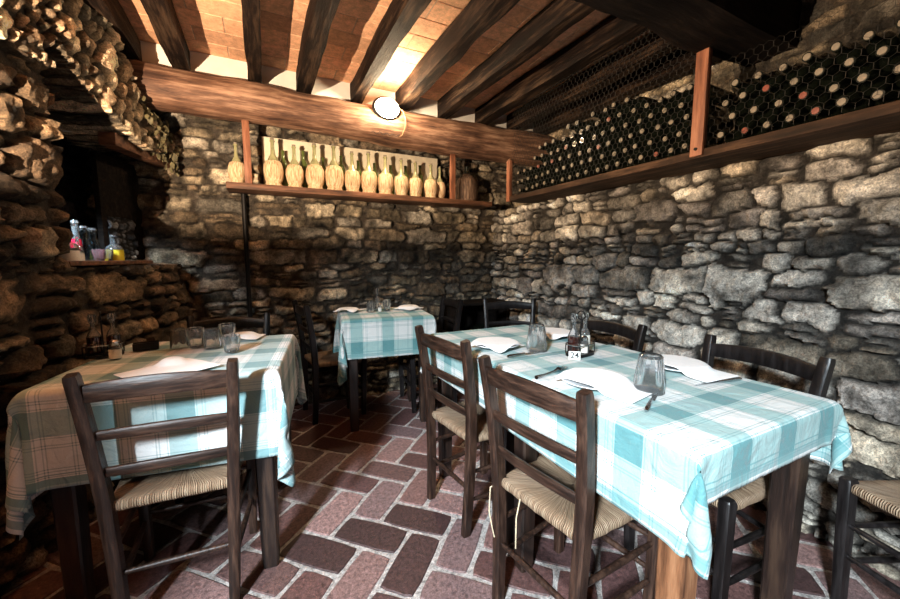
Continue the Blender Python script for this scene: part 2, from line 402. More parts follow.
stone_wall('wall_left_arch', tuple(W0 + WN * .012), tuple(WD), (0, 0, 1), tuple(WN), (0, 1.28), (1.80, 2.54), .0115, (.03, .065), (1.8, 3.6), 37, [(.50, .38, .24), (.62, .50, .34), (.40, .27, .16), (.58, .42, .27)], (.05, .035, .025), keep=keepA, depth=.36, relief=.034, warp=.03, joint=.013, rot=D_(118), gain=.85, merge=.05, gap=.0, craggy=.45)
stone_wall('wall_left_recess', tuple(W0 - WN * .45), tuple(WD), (0, 0, 1), tuple(WN), (-.55, 1.6), (1.0, 2.54), .02, (.06, .12), (1.2, 2.8), 33, [(.035, .035, .04), (.06, .06, .065), (.02, .02, .02)], (.006, .006, .006), depth=.1, relief=.03)  # stones coloured near black to stand in for the shade of the recess
# short pier where the left wall turns into the room beside the entrance
p0 = W(2.95, 0, .0)
stone_wall('wall_left_pier', (p0.x - .3, p0.y, 0), (1, 0, 0), (0, 0, 1), (0, 1, 0), (0, .50), (-.02, 2.54), .02, (.07, .15), (1, 2.4), 35, BROWN, (.055, .038, .026), depth=.3, relief=.03)

def floor():
    p = .1555; u = Vector((1, -1)) / math.sqrt(2); v = Vector((1, 1)) / math.sqrt(2)
    c0 = Vector((.367, 1.513)) - (u * 1 + v * .5) * p
    g = .0085; V = []; F = []; K = []
    rr = random.Random(3)
    pal = [(.125, .062, .056), (.16, .088, .08), (.085, .042, .040), (.21, .125, .115), (.15, .095, .092), (.06, .031, .030)]
    def brick(a0, b0, a1, b1):
        c = c0 + (u * (a0 + a1) / 2 + v * (b0 + b1) / 2) * p
        if not (-2.0 < c.x < 2.4 and -1.0 < c.y < 3.5): return
        col = Vector(rr.choice(pal)) * rr.uniform(.7, 1.25)
        ha, hb = (a1 - a0) * p / 2 - g + rr.uniform(-.002, .002), (b1 - b0) * p / 2 - g + rr.uniform(-.002, .002)
        zt = rr.uniform(-.0015, .0015); tx, ty = rr.uniform(-.008, .008), rr.uniform(-.008, .008)
        jit = [rr.uniform(-.002, .002) for _ in range(40)]
        rings = [(0, -.006), (.0, -.003), (.004, 0), (.012, .0)]
        o = len(V); n = 16
        for (ins, dz) in rings:
            for k in range(n):
                t = k / n * 4; sd = int(t); f = t - sd
                A, B = ha - ins, hb - ins
                x, y = [(-A + 2 * A * f, -B), (A, -B + 2 * B * f), (A - 2 * A * f, B), (-A, B - 2 * B * f)][sd]
                if f == 0: x *= 1 - .006 / ha; y *= 1 - .006 / hb
                x += jit[k] * .7; y += jit[(k * 7 + 3) % 40] * .7
                q = c + u * x + v * y; V.append((q.x, q.y, zt + dz + x * tx + y * ty)); K.append(col)
        for j in range(len(rings) - 1):
            for k in range(n):
                a = o + j * n + k; b = o + j * n + (k + 1) % n; F.append((a, b, b + n, a + n))
        F.append(tuple(o + 3 * n + k for k in range(n)))
    for i in range(-32, 34):
        for j in range(-32, 34):
            k = (i - j) % 4
            if k == 0: brick(i, j, i + 2, j + 1)
            if k == 2: brick(i, j - 1, i + 1, j + 1)
    o = len(V); V.extend([(-2.2, -1.2, -.005), (2.5, -1.2, -.005), (2.5, 3.5, -.005), (-2.2, 3.5, -.005)]); K.extend([Vector((.36, .33, .31))] * 4); F.append((o, o + 1, o + 2, o + 3))
    me = bpy.data.meshes.new('floor'); me.from_pydata(V, [], F)
    at = me.color_attributes.new('tone', 'FLOAT_COLOR', 'POINT')
    at.data.foreach_set('color', [x for k in K for x in (*k, 1)])
    me.materials.append(M['brick_floor']); shade(me, 30)
    ob = bpy.data.objects.new('floor', me); C.objects.link(ob); struct(ob)
floor()
def ceiling():
    V = []; F = []; K = []; rr = random.Random(5)
    y = -1.2; row = 0
    while y < 3.3:
        x = -2.0 - (row % 2) * .17
        while x < 2.7:
            c = Vector((.74, .40, .235)) * rr.uniform(.78, 1.2) + Vector((.03, .03, .015)) * rr.random()
            o = len(V); g = .003
            for (ins, z) in ((g, ZC + .004), (g + .002, ZC)):
                V.extend([(x + ins, y + ins, z), (x + .34 - ins, y + ins, z), (x + .34 - ins, y + .165 - ins, z), (x + ins, y + .165 - ins, z)]); K.extend([c] * 4)
            F.append((o + 7, o + 6, o + 5, o + 4))
            for k in range(4): F.append((o + k, o + 4 + k, o + 4 + (k + 1) % 4, o + (k + 1) % 4))
            x += .34
        y += .165; row += 1
    o = len(V); V.extend([(-2.2, -1.2, ZC + .003), (2.75, -1.2, ZC + .003), (2.75, 3.4, ZC + .003), (-2.2, 3.4, ZC + .003)]); K.extend([Vector((.55, .38, .26))] * 4); F.append((o + 3, o + 2, o + 1, o))
    me = bpy.data.meshes.new('ceiling'); me.from_pydata(V, [], F)
    at = me.color_attributes.new('tone', 'FLOAT_COLOR', 'POINT')
    at.data.foreach_set('color', [x for k in K for x in (*k, 1)])
    me.materials.append(M['ceiling_tile'])
    ob = bpy.data.objects.new('ceiling', me); C.objects.link(ob); struct(ob)
    struct(MB().box((-2.2, -1.2, ZC + .02), (2.75, 3.4, ZC + .1)).build('trim_1', M['plaster'], smooth=False))
ceiling()
struct(MB().box((-1.5, 3.08, 2.28), (2.6, 3.2, ZC), .004).build('trim_2', M['plaster']))
struct(MB().box((-1.2, .9, 2.375), (2.2, 1.1, ZC), .004).build('trim_3', M['plaster']))

def rough_beam(pts, rx, rz, n, seed, amp, m, name, parent=None, square=0, segs=70):
    """long timber along pts[0]->pts[1] with worn, uneven faces"""
    a, b = Vector(pts[0]), Vector(pts[1]); d = (b - a).normalized(); up = Vector((0, 0, 1)); sd = d.cross(up).normalized()
    L_ = (b - a).length; mb = MB(); V = []; F = []
    us = np.linspace(0, L_, segs); th = np.arange(n) * 2 * PI / n
    A, B = np.meshgrid(us, th, indexing='ij')
    px, py = np.cos(B), np.sin(B)
    nz = amp * (fbm(A, np.cos(B) * .12 + .3, .35, seed, 4) + fbm(A, np.sin(B) * .12 + .9, .25, seed + 5, 4))
    nz2 = amp * 1.5 * fbm(A, B * 0, .8, seed + 8, 2)
    if square:
        k = 1 / np.maximum(np.abs(px), np.abs(py)) * .93 + .0; k = np.minimum(k, 1.33); px = px * k; py = py * k
    for i in range(segs):
        f = i / (segs - 1); RX = rx[0] + (rx[1] - rx[0]) * f; RZ_ = rz[0] + (rz[1] - rz[0]) * f
        for j in range(n):
            q = a + d * us[i] + sd * (px[i, j] * (RX + nz[i, j]) + nz2[i, j] * .7) + up * (py[i, j] * (RZ_ + nz[i, j]) + nz2[i, j])
            V.append(q[:])
    for i in range(segs - 1):
        for j in range(n):
            x = i * n + j; y = i * n + (j + 1) % n; F.append((x, y, y + n, x + n))
    F.append(tuple(range(n))); F.append(tuple((segs - 1) * n + k for k in range(n)))
    mb.add(V, F); return mb.build(name, m, parent, angle=45)
b = rough_beam([(-1.45, 2.99, 2.245), (2.58, 2.99, 2.225)], (.115, .15), (.118, .155), 28, 3, .014, M['beam'], 'ceiling_beam', segs=130)
tag(b, 'thick rounded brown beam running along the back wall above the straw flasks', 'beam')
b = rough_beam([(-1.25, .995, 2.235), (2.16, .995, 2.235)], (.115, .115), (.125, .125), 24, 9, .012, M['girder'], 'ceiling_beam', square=1, segs=90)
tag(b, 'black square girder crossing overhead nearest the viewer, ending on the right wall', 'beam')
RX_ = [-.64, -.40, .015, .34, .72, 1.085, 1.45, 1.83, 2.16, 2.48]
RL = ['leftmost dark rafter, partly behind the broken stone arch', 'dark rafter second from the left, next to the broken stone arch', 'dark rafter third from the left, above the left end of the flask shelf',
      'rafter fourth from the left, above the middle of the flask shelf', 'rafter fifth from the left, its end just left of the glowing lamp', 'rafter with lit tan side, its end just right of the glowing lamp',
      'rafter with lit edge, second to the right of the glowing lamp', 'rafter with thin lit lower edge, third to the right of the glowing lamp', 'dark rafter over the start of the wine rack, second nearest the right wall', 'dark rafter nearest the right wall, above the stacked wine bottles']
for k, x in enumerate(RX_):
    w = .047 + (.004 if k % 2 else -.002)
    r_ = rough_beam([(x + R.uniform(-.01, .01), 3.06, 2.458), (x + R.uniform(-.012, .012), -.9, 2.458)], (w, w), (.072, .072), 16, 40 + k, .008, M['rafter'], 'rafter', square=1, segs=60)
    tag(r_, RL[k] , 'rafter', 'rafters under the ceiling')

# lintel, fill above it, post and sill of the recess in the left wall
def wall_box(name, s0, s1, z0, z1, o0, o1, mat, bev=.006, parent=None):
    mtx = Matrix(((WD.x, WN.x, 0, W0.x), (WD.y, WN.y, 0, W0.y), (0, 0, 1, 0), (0, 0, 0, 1)))
    return MB().box((s0, o0, z0), (s1, o1, z1), bev, mtx).build(name, mat, parent)
tag(wall_box('wooden_lintel', -.06, .56, 1.80, 1.87, -.10, -.015, M['shelf_wood'], .01), 'old brown wooden lintel over the dark recess in the left wall, below the arch', 'lintel')
struct(wall_box('trim_4', -.05, .52, 1.87, 1.99, -.3, -.05, M['plaster'], .012))
tag(wall_box('wooden_board', .60, .70, 1.20, 1.80, -.33, -.29, M['grey_wood']), 'grey weathered upright board standing in the recess behind the cruets', 'board')
tag(wall_box('sill_board', .40, 1.015, 1.165, 1.185, -.33, .03, M['shelf_wood'], .004), 'dark wooden sill board holding the small glass bottles in the left wall recess', 'sill')
tag(wall_box('lintel_bracket', -.05, -.01, 1.68, 1.84, -.015, .02, M['shelf_wood'], .004), 'short upright wooden strip hanging at the far end of the lintel', 'bracket')

M['slab'] = attr_mat('dark_slab', .5, 45, 1.0, (.2, 2.2), .5, .02)
tag(wall_box('dark_panel', .06, .44, 1.19, 1.795, -.22, -.19, M['girder']), 'black panel added to darken the far half of the recess under the lintel', 'panel')  # black panel added only to keep this half of the recess dark
sl_ = stone_wall('stone_slab', tuple(W0 - WN * .18), tuple(WD), (0, 0, 1), tuple(WN), (.17, .40), (1.19, 1.44), .006, (.02, .05), (.8, 2.5), 51, [(.25, .26, .28), (.12, .12, .13), (.4, .41, .43)], (.01, .01, .012), depth=.012, relief=.012, rough=.5)
del sl_['kind']; tag(sl_, 'rough dark grey stone slab leaning on the black panel right of the cruets', 'slab')
# ------------------------------------------------------------------ chairs
RECT = [(1, .55), (.8, .85), (-.8, .85), (-1, .55), (-1, -.55), (-.8, -.85), (.8, -.85), (1, -.55)]
def rail(x0, z, h, y0, bow, th, arch=0.0, segs=14):
    """curved slat from -x0 to x0"""
    V = []; F = []
    for i in range(segs + 1):
        t = -1 + 2 * i / segs; x = x0 * t; y = y0 - bow * (1 - t * t); hh = h * (1 - .15 * t * t); zz = z + arch * (1 - t * t)
        for (a, b_) in ((-.5, -.42), (-.5, .42), (-.3, .5), (.3, .5), (.5, .42), (.5, -.42), (.3, -.5), (-.3, -.5)):
            V.append((x, y + a * th, zz + b_ * hh))
    n = 8
    for i in range(segs):
        for k in range(n):
            a = i * n + k; c = i * n + (k + 1) % n; F.append((a, c, c + n, a + n))
    F.append(tuple(range(n))); F.append(tuple(segs * n + k for k in range(n)))
    return MB().add(V, F)
def rush_seat(parent, z=.445, wr=.165, wf=.205, d=.36, y0=.0):
    """trapezoid of twisted rush, four woven triangles meeting in the middle"""
    me_v = []; F = []; UV = []
    n = 12
    def edge_pt(q, t):
        cs = [(-wr, y0), (wr, y0), (wf, y0 + d), (-wf, y0 + d)]
        a, b_ = cs[q], cs[(q + 1) % 4]; return Vector((a[0] + (b_[0] - a[0]) * t, a[1] + (b_[1] - a[1]) * t))
    cen = Vector((0, y0 + d * .5))
    for q in range(4):
        L_ = (edge_pt(q, 1) - edge_pt(q, 0)).length
        outw = Vector(((edge_pt(q, 1) - edge_pt(q, 0)).y, -(edge_pt(q, 1) - edge_pt(q, 0)).x)).normalized()
        rows = [('t', .0), ('t', .3), ('t', .6), ('t', .85), ('e', 0), ('e', 1), ('e', 2), ('e', 3), ('b', .85), ('b', .2)]
        o = len(me_v)
        for j, (kd, f) in enumerate(rows):
            for i in range(n + 1):
                t = i / n; e = edge_pt(q, t); cord = .0018 * math.sin(i * 2.4 + q)
                if kd == 't': p = cen + (e - cen) * f; zz = z + .004 * f + .003 * math.cos(f * 3) + cord * f; me_v.append((p.x, p.y, zz)); r_ = f * .2
                elif kd == 'b': p = cen + (e - cen) * f; me_v.append((p.x, p.y, z - .034)); r_ = .3 + f * .05
                else:
                    ang = (f + .5) / 4 * PI; endk = 1 - .25 * (abs(2 * t - 1) ** 8)
                    pp = e + outw * (.014 * math.sin(ang) + cord) * endk
                    me_v.append((pp.x, pp.y, z - .015 + .018 * math.cos(ang))); r_ = .2 + .02 * f
                UV.append((t * L_, r_ + q * .37))
        for j in range(len(rows) - 1):
            for i in range(n):
                a = o + j * (n + 1) + i; F.append((a, a + 1, a + n + 2, a + n + 1))
    me = bpy.data.meshes.new('seat'); me.from_pydata(me_v, [], F)
    uvl = me.uv_layers.new(name='UVMap')
    for lp in me.loops: uvl.data[lp.index].uv = UV[lp.vertex_index]
    bm = bmesh.new(); bm.from_mesh(me); bmesh.ops.remove_doubles(bm, verts=bm.verts[:], dist=.0004); bmesh.ops.recalc_face_normals(bm, faces=bm.faces[:]); bm.to_mesh(me); bm.free()
    me.materials.append(M['rush']); shade(me, 70)
    ob = bpy.data.objects.new('seat', me); C.objects.link(ob); ob.parent = parent
    ob['label'] = 'woven rush seat'
    return ob
def make_chair(label, loc, rz, mat):
    t = thing('dining_chair', label, 'chair', loc, rz)
    wt, ws, wb = .197, .172, .152
    def px(z): return wb + (ws - wb) * z / .45 if z < .45 else ws + (wt - ws) * (z - .45) / .42
    def py(z): return -.004 - .05 * max(0, (z - .45) / .42) ** 1.6 - .012 * max(0, (.2 - z) / .2)
    for s in (-1, 1):
        zs = [0, .1, .25, .45, .55, .65, .75, .83, .862, .874]
        rr = [.0185, .0195, .0205, .0215, .021, .0205, .0195, .019, .0185, .0165]
        MB().tube([(s * px(z), py(z), z) for z in zs], rr, sec=RECT, up=(0, 1, 0)).build('back_post', mat, t, angle=40)
        MB().tube([(s * .185, .34, 0), (s * .189, .345, .2), (s * .192, .35, .455), (s * .192, .35, .462)], [.017, .019, .0205, .016], sec=RECT, up=(0, 1, 0)).build('leg', mat, t, angle=40)
    rail(px(.81) - .006, .812, .062, py(.81) - .0, .022, .018, .012)  .build('top_rail', M['chair_x'] if mat is M['chair'] else mat, t, angle=50)
    for z in (.675, .552): rail(px(z) - .006, z, .034, py(z), .016, .013, .006).build('back_slat', M['chair_x'] if mat is M['chair'] else mat, t, angle=50)
    rush_seat(t, .447, ws - .012, .192, .345, .004)
    def st(a, b_, r=.0095):
        a, b_ = Vector(a), Vector(b_); P = [a.lerp(b_, k / 6) for k in range(7)]
        MB().tube(P, [r * (.8 + .35 * math.sin(PI * k / 6)) for k in range(7)], 8).build('stretcher', mat, t, angle=50)
    st((-px(.21), py(.2), .21), (px(.21), py(.2), .21)); st((-.188, .346, .30), (.188, .346, .30))
    st((-.186, .344, .19), (.186, .344, .19))
    for s in (-1, 1):
        for z in (.16, .29): st((s * px(z), py(z), z), (s * .188, .344, z))
    return t
D = math.radians
ch = make_chair('walnut ladder-back chair in the left foreground, its back to the viewer', (-.295, 1.43, 0), D(-3), M['chair'])
ch2 = dup(ch, (.722, .85, 0), (0, 0, D(-83)), 'walnut ladder-back chair nearest the viewer at the right-hand table, cord dangling under its seat')
ch3 = dup(ch, (.735, 1.475, 0), (0, 0, D(-84)), 'walnut ladder-back chair in the middle of the room, second along the right-hand table')
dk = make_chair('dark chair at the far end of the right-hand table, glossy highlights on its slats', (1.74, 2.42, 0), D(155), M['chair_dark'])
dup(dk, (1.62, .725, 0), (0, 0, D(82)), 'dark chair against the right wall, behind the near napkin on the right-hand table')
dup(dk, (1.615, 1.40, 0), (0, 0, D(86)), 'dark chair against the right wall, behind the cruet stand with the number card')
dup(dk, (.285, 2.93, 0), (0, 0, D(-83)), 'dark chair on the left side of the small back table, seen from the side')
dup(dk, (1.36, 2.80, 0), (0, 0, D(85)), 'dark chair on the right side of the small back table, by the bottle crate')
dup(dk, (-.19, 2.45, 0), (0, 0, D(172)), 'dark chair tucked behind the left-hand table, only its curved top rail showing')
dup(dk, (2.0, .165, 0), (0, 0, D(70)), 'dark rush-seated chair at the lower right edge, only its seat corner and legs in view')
lc = MB().tube([(-.17, .012, .43), (-.185, -.03, .41), (-.178, -.04, .33), (-.165, -.035, .27), (-.16, -.03, .24)], .0022, 6).tube([(-.06, -.01, .43), (-.05, -.035, .38), (-.045, -.04, .31), (-.055, -.03, .27)], .0022, 6).build('loose_cord', M['rope'], ch2)
lc['label'] = 'cream cord hanging loose below the seat'

# ------------------------------------------------------------------ tables and cloths
TZ = .785
def make_table(label, cx, cy, w, d, rz, mat=None, group=None, lit_mat=None):
    t = thing('dining_table', label, 'table', (cx, cy, 0), rz, group); mat = mat or M['table']
    MB().box((-w / 2, -d / 2, TZ - .028), (w / 2, d / 2, TZ), .004).build('tabletop', mat, t)
    a = .035; i = .05
    MB().box((-w / 2 + i, -d / 2 + a, TZ - .12), (w / 2 - i, -d / 2 + a + .02, TZ - .028)).box((-w / 2 + i, d / 2 - a - .02, TZ - .12), (w / 2 - i, d / 2 - a, TZ - .028)) \
        .box((-w / 2 + a, -d / 2 + i, TZ - .12), (-w / 2 + a + .02, d / 2 - i, TZ - .028)).box((w / 2 - a - .02, -d / 2 + i, TZ - .12), (w / 2 - a, d / 2 - i, TZ - .028)).build('apron', mat, t)
    for sx in (-1, 1):
        for sy in (-1, 1):
            x, y = sx * (w / 2 - .06), sy * (d / 2 - .06)
            MB().tube([(x, y, 0), (x, y, .03), (x, y, .4), (x, y, TZ - .028)], [.026, .029, .033, .035], sec=[(1, .8), (.8, 1), (-.8, 1), (-1, .8), (-1, -.8), (-.8, -1), (.8, -1), (1, -.8)], up=(0, 1, 0)).build('leg', lit_mat if (lit_mat and sx < 0 and sy < 0) else mat, t, angle=40)
    return t
make_table('wooden table under the near half of the right-hand tablecloths', 1.118, .785, .644, .70, 0, lit_mat=M['table_lit'])
make_table('wooden table under the far half of the right-hand tablecloths', 1.118, 1.487, .644, .70, 0)
make_table('wooden table on the left, its dark square leg showing below the cloth', -.278, 1.865, .72, .70, D(-8.5))
make_table('small wooden table by the back wall under a teal checked cloth', .80, 2.72, .62, .54, D(-8))

def sim_cloth(name, label, cx, cy, rz, box, ext, mat, h=.019, steps=110, its=7, seed=1, infl=.006, group=None, uvoff=(0, 0)):
    """small position-based cloth: falls over a table box. box=(x0,x1,y0,y1) local, ext=(x0,x1,y0,y1) local cloth rectangle"""
    nx = int(round((ext[1] - ext[0]) / h)) + 1; ny = int(round((ext[3] - ext[2]) / h)) + 1
    xs = np.linspace(ext[0], ext[1], nx); ys = np.linspace(ext[2], ext[3], ny)
    GX, GY = np.meshgrid(xs, ys); rs = np.random.RandomState(seed)
    top = TZ + infl
    wav = .012 * fbm(GX, GY, .22, seed, 3)
    p = np.stack([GX, GY, top + .002 + np.abs(wav)], -1); flat = np.stack([GX, GY], -1)
    x0, x1, y0, y1 = box[0] - infl, box[1] + infl, box[2] - infl, box[3] + infl
    q = p.copy(); dt = 1 / 60; hx = xs[1] - xs[0]; hy = ys[1] - ys[0]
    cons = []
    def sl(a0, a1, b0, b1, L_, k): cons.append((a0, a1, b0, b1, L_, k))
    def pairs(dj, di, L_, k):
        # colour by parity along the step direction
        J = ny - abs(dj); I = nx - abs(di)
        jj, ii = np.meshgrid(np.arange(J), np.arange(I), indexing='ij')
        if di < 0: ii = ii - di
        for c in range(2):
            par = ((ii // max(1, abs(di))) if di != 0 else (jj // max(1, dj))) % 2 == c
            a = (jj[par], ii[par]); b_ = (jj[par] + dj, ii[par] + di); cons.append((a, b_, L_, k))
    pairs(0, 1, hx, 1.); pairs(1, 0, hy, 1.); dg = math.hypot(hx, hy)
    pairs(1, 1, dg, .35); pairs(1, -1, dg, .35); pairs(0, 2, 2 * hx, .02); pairs(2, 0, 2 * hy, .02)
    ontop = (GX > x0) & (GX < x1) & (GY > y0) & (GY < y1)
    AX = np.clip(GX, x0, x1); AY = np.clip(GY, y0, y1); AN = np.stack([AX, AY, np.full(GX.shape, top)], -1)
    LR = np.hypot(GX - AX, GY - AY) * 1.01 + .0005
    for s in range(steps):
        v = (p - q) * .975; q = p.copy(); v[..., 2] -= 9.8 * dt * dt
        p = p + v
        p[ontop, 0] = GX[ontop]; p[ontop, 1] = GY[ontop]; p[ontop, 2] = np.maximum(p[ontop, 2], top)
        for it in range(its):
            for (a, b_, L_, k) in cons:
                pa = p[a]; pb = p[b_]; d = pb - pa; l = np.sqrt((d * d).sum(-1)) + 1e-9
                c = (d * ((l - L_) / l * .5 * k)[:, None])
                p[a] = pa + c; p[b_] = pb - c
            d = p - AN; l = np.sqrt((d * d).sum(-1)) + 1e-9; f = np.minimum(1, LR / l)[..., None]
            p = np.where(ontop[..., None], p, AN + d * f)
        ins = (p[..., 0] > x0) & (p[..., 0] < x1) & (p[..., 1] > y0) & (p[..., 1] < y1) & (p[..., 2] < top)
        if ins.any():
            P = p[ins]; dd = np.stack([top - P[:, 2], P[:, 0] - x0, x1 - P[:, 0], P[:, 1] - y0, y1 - P[:, 1]], 1)
            dd[:, 0] *= .5
            m_ = dd.argmin(1)
            P[m_ == 0, 2] = top; P[m_ == 1, 0] = x0; P[m_ == 2, 0] = x1; P[m_ == 3, 1] = y0; P[m_ == 4, 1] = y1
            p[ins] = P
    idx = np.arange(nx * ny).reshape(ny, nx)
    F = np.stack([idx[:-1, :-1], idx[:-1, 1:], idx[1:, 1:], idx[1:, :-1]], -1).reshape(-1, 4)
    # gentle creases on the flat part
    p[..., 2] += np.where(ontop, .003 * np.abs(fbm(GX, GY, .16, seed + 3, 3)), 0)
    me = bpy.data.meshes.new(name); me.from_pydata(p.reshape(-1, 3).tolist(), [], F.tolist())
    uvl = me.uv_layers.new(name='UVMap'); fl = flat.reshape(-1, 2)
    li = np.empty(len(me.loops), int); me.loops.foreach_get('vertex_index', li)
    uvl.data.foreach_set('uv', (fl[li] + np.array(uvoff)).ravel())
    hm_ = np.minimum(np.minimum(GX - ext[0], ext[1] - GX), np.minimum(GY - ext[2], ext[3] - GY))
    me.attributes.new('hem', 'FLOAT', 'POINT').data.foreach_set('value', hm_.ravel())
    me.materials.append(mat); shade(me, 180)
    ob = bpy.data.objects.new(name, me); C.objects.link(ob); ob.location = (cx, cy, 0); ob.rotation_euler = (0, 0, rz)
    ms = ob.modifiers.new('s', 'SUBSURF'); ms.levels = ms.render_levels = 1
    so = ob.modifiers.new('t', 'SOLIDIFY'); so.thickness = .0016; so.offset = 1
    return tag(ob, label, 'tablecloth', group)
RB = (-.322, .322, -.351, 1.054)   # both right-hand tables seen from the near one's centre
sim_cloth('tablecloth', 'teal and white checked tablecloth over the far half of the right-hand table', 1.118, .785, 0, RB, (-.53, .53, .28, 1.19), M['cloth'], seed=4, infl=.005, uvoff=(.01, .03))
sim_cloth('tablecloth', 'teal and white checked tablecloth on the near half of the right-hand table, corner hanging low', 1.118, .785, 0, RB, (-.56, .53, -.475, .42), M['cloth'], seed=2, infl=.010, uvoff=(.0, .0))
sim_cloth('tablecloth', 'pale checked tablecloth with long folds on the left-hand table', -.278, 1.865, D(-8.5), (-.36, .36, -.35, .35), (-.72, .69, -.67, .62), M['cloth_l'], seed=7)
sim_cloth('tablecloth', 'teal checked tablecloth on the small table by the back wall', .80, 2.72, D(-8), (-.31, .31, -.27, .27), (-.66, .52, -.54, .44), M['cloth'], seed=9, uvoff=(.05, .06))

# ------------------------------------------------------------------ table settings
CT = TZ + .017
def plate(name, label, x, y, r=.105, z=CT - .003):
    o = MB().lathe([(0, 0), (r * .55, 0), (r * .6, .003), (r, .017), (r * 1.0, .020), (r * .97, .0195), (r * .6, .007), (0, .006)], 40).build(name, M['china'], angle=60)
    o.location = (x, y, z); return tag(o, label, 'plate')
def napkin(label, x, y, rz, w, d, plates=(), edge=None, seed=0, steps=70, fold=.0035):
    """linen square falling on plates and the table; edge = function(x, y) -> True over the table"""
    h = .0125; nx = int(w / h) + 1; ny = int(d / h) + 1
    A, B = np.meshgrid(np.linspace(-w / 2, w / 2, nx), np.linspace(-d / 2, d / 2, ny))
    c_, s_ = math.cos(rz), math.sin(rz)
    wx = x + A * c_ - B * s_; wy = y + A * s_ + B * c_
    hx = w / (nx - 1); hy = d / (ny - 1)
    p = np.stack([wx, wy, CT + .03 + .05 * fbm(A, B, .10, seed + 100, 2)], -1)
    p[..., :2] += .008 * np.stack([fbm(A, B, .09, seed + 3, 2), fbm(A, B, .09, seed + 4, 2)], -1)
    q = p.copy(); dt = 1 / 90; cons = []
    def pairs(dj, di, L_, k):
        jj, ii = np.meshgrid(np.arange(ny - abs(dj)), np.arange(nx - abs(di)), indexing='ij')
        if di < 0: ii = ii - di
        for c in range(2):
            par = ((ii // max(1, abs(di))) if di != 0 else (jj // max(1, dj))) % 2 == c
            cons.append(((jj[par], ii[par]), (jj[par] + dj, ii[par] + di), L_, k))
    pairs(0, 1, hx, 1.); pairs(1, 0, hy, 1.); dg = math.hypot(hx, hy); pairs(1, 1, dg, .5); pairs(1, -1, dg, .5); pairs(0, 2, 2 * hx, .45); pairs(2, 0, 2 * hy, .45); pairs(0, 4, 4 * hx, .15); pairs(4, 0, 4 * hy, .15)
    for t in range(steps):
        v = (p - q) * .97; q = p.copy(); v[..., 2] -= 9.8 * dt * dt
        p = p + v
        for it in range(6):
            for (a, b_, L_, k) in cons:
                pa = p[a]; pb = p[b_]; dd = pb - pa; l = np.sqrt((dd * dd).sum(-1)) + 1e-9
                c = dd * ((l - L_) / l * .5 * k)[:, None]; p[a] = pa + c; p[b_] = pb - c
            fl = np.full((ny, nx), CT + .0015)
            for (px, py, pr) in plates:
                rr = np.hypot(p[..., 0] - px, p[..., 1] - py); fl = np.maximum(fl, np.where(rr < pr, CT + .021, np.where(rr < pr + .012, CT + .021 - (rr - pr) * 1.5, 0)))
            if edge is not None: fl = np.where(edge(p[..., 0], p[..., 1]), fl, p[..., 2] - 1)
            hit = p[..., 2] < fl
            p[..., 2] = np.where(hit, fl, p[..., 2]); p[..., :2] = np.where(hit[..., None], q[..., :2] * .9 + p[..., :2] * .1, p[..., :2])
    idx = np.arange(nx * ny).reshape(ny, nx)
    F = np.stack([idx[:-1, :-1], idx[:-1, 1:], idx[1:, 1:], idx[1:, :-1]], -1).reshape(-1, 4)
    loc = np.array([x, y, CT]); me = bpy.data.meshes.new('napkin'); me.from_pydata((p.reshape(-1, 3) - loc).tolist(), [], F.tolist()); me.materials.append(M['napkin']); shade(me, 180)
    o = bpy.data.objects.new('napkin', me); C.objects.link(o); o.location = loc
    so = o.modifiers.new('t', 'SOLIDIFY'); so.thickness = fold; so.offset = 1
    ms = o.modifiers.new('s', 'SUBSURF'); ms.levels = ms.render_levels = 1
    return tag(o, label, 'napkin')
plate('dinner_plate', 'white plate under the large napkin nearest the viewer on the right-hand table', .93, .835)
napkin('large white napkin folded over a plate, beside the near chair of the right-hand table', .945, .80, D(12), .19, .26, [(.93, .835, .10)], seed=1)
plate('dinner_plate', 'white plate under the napkin on the wall side of the right-hand table', 1.335, .83)
napkin('white napkin folded over a plate, in front of the dark chair at the right wall', 1.34, .80, D(-4), .17, .28, [(1.335, .83, .10)], seed=2)
plate('dinner_plate', 'white plate under the napkin on the far near-side place of the right-hand table', .93, 1.40)
napkin('white napkin on a plate beside the middle chair, far half of the right-hand table', .93, 1.40, D(20), .20, .20, [(.93, 1.40, .10)], seed=3)
plate('dinner_plate', 'white plate under the warm-lit napkin behind the far tumbler', 1.335, 1.47)
napkin('warm-lit napkin on a plate behind the far tumbler and the cruet stand', 1.335, 1.47, D(-10), .17, .22, [(1.335, 1.47, .10)], seed=4)
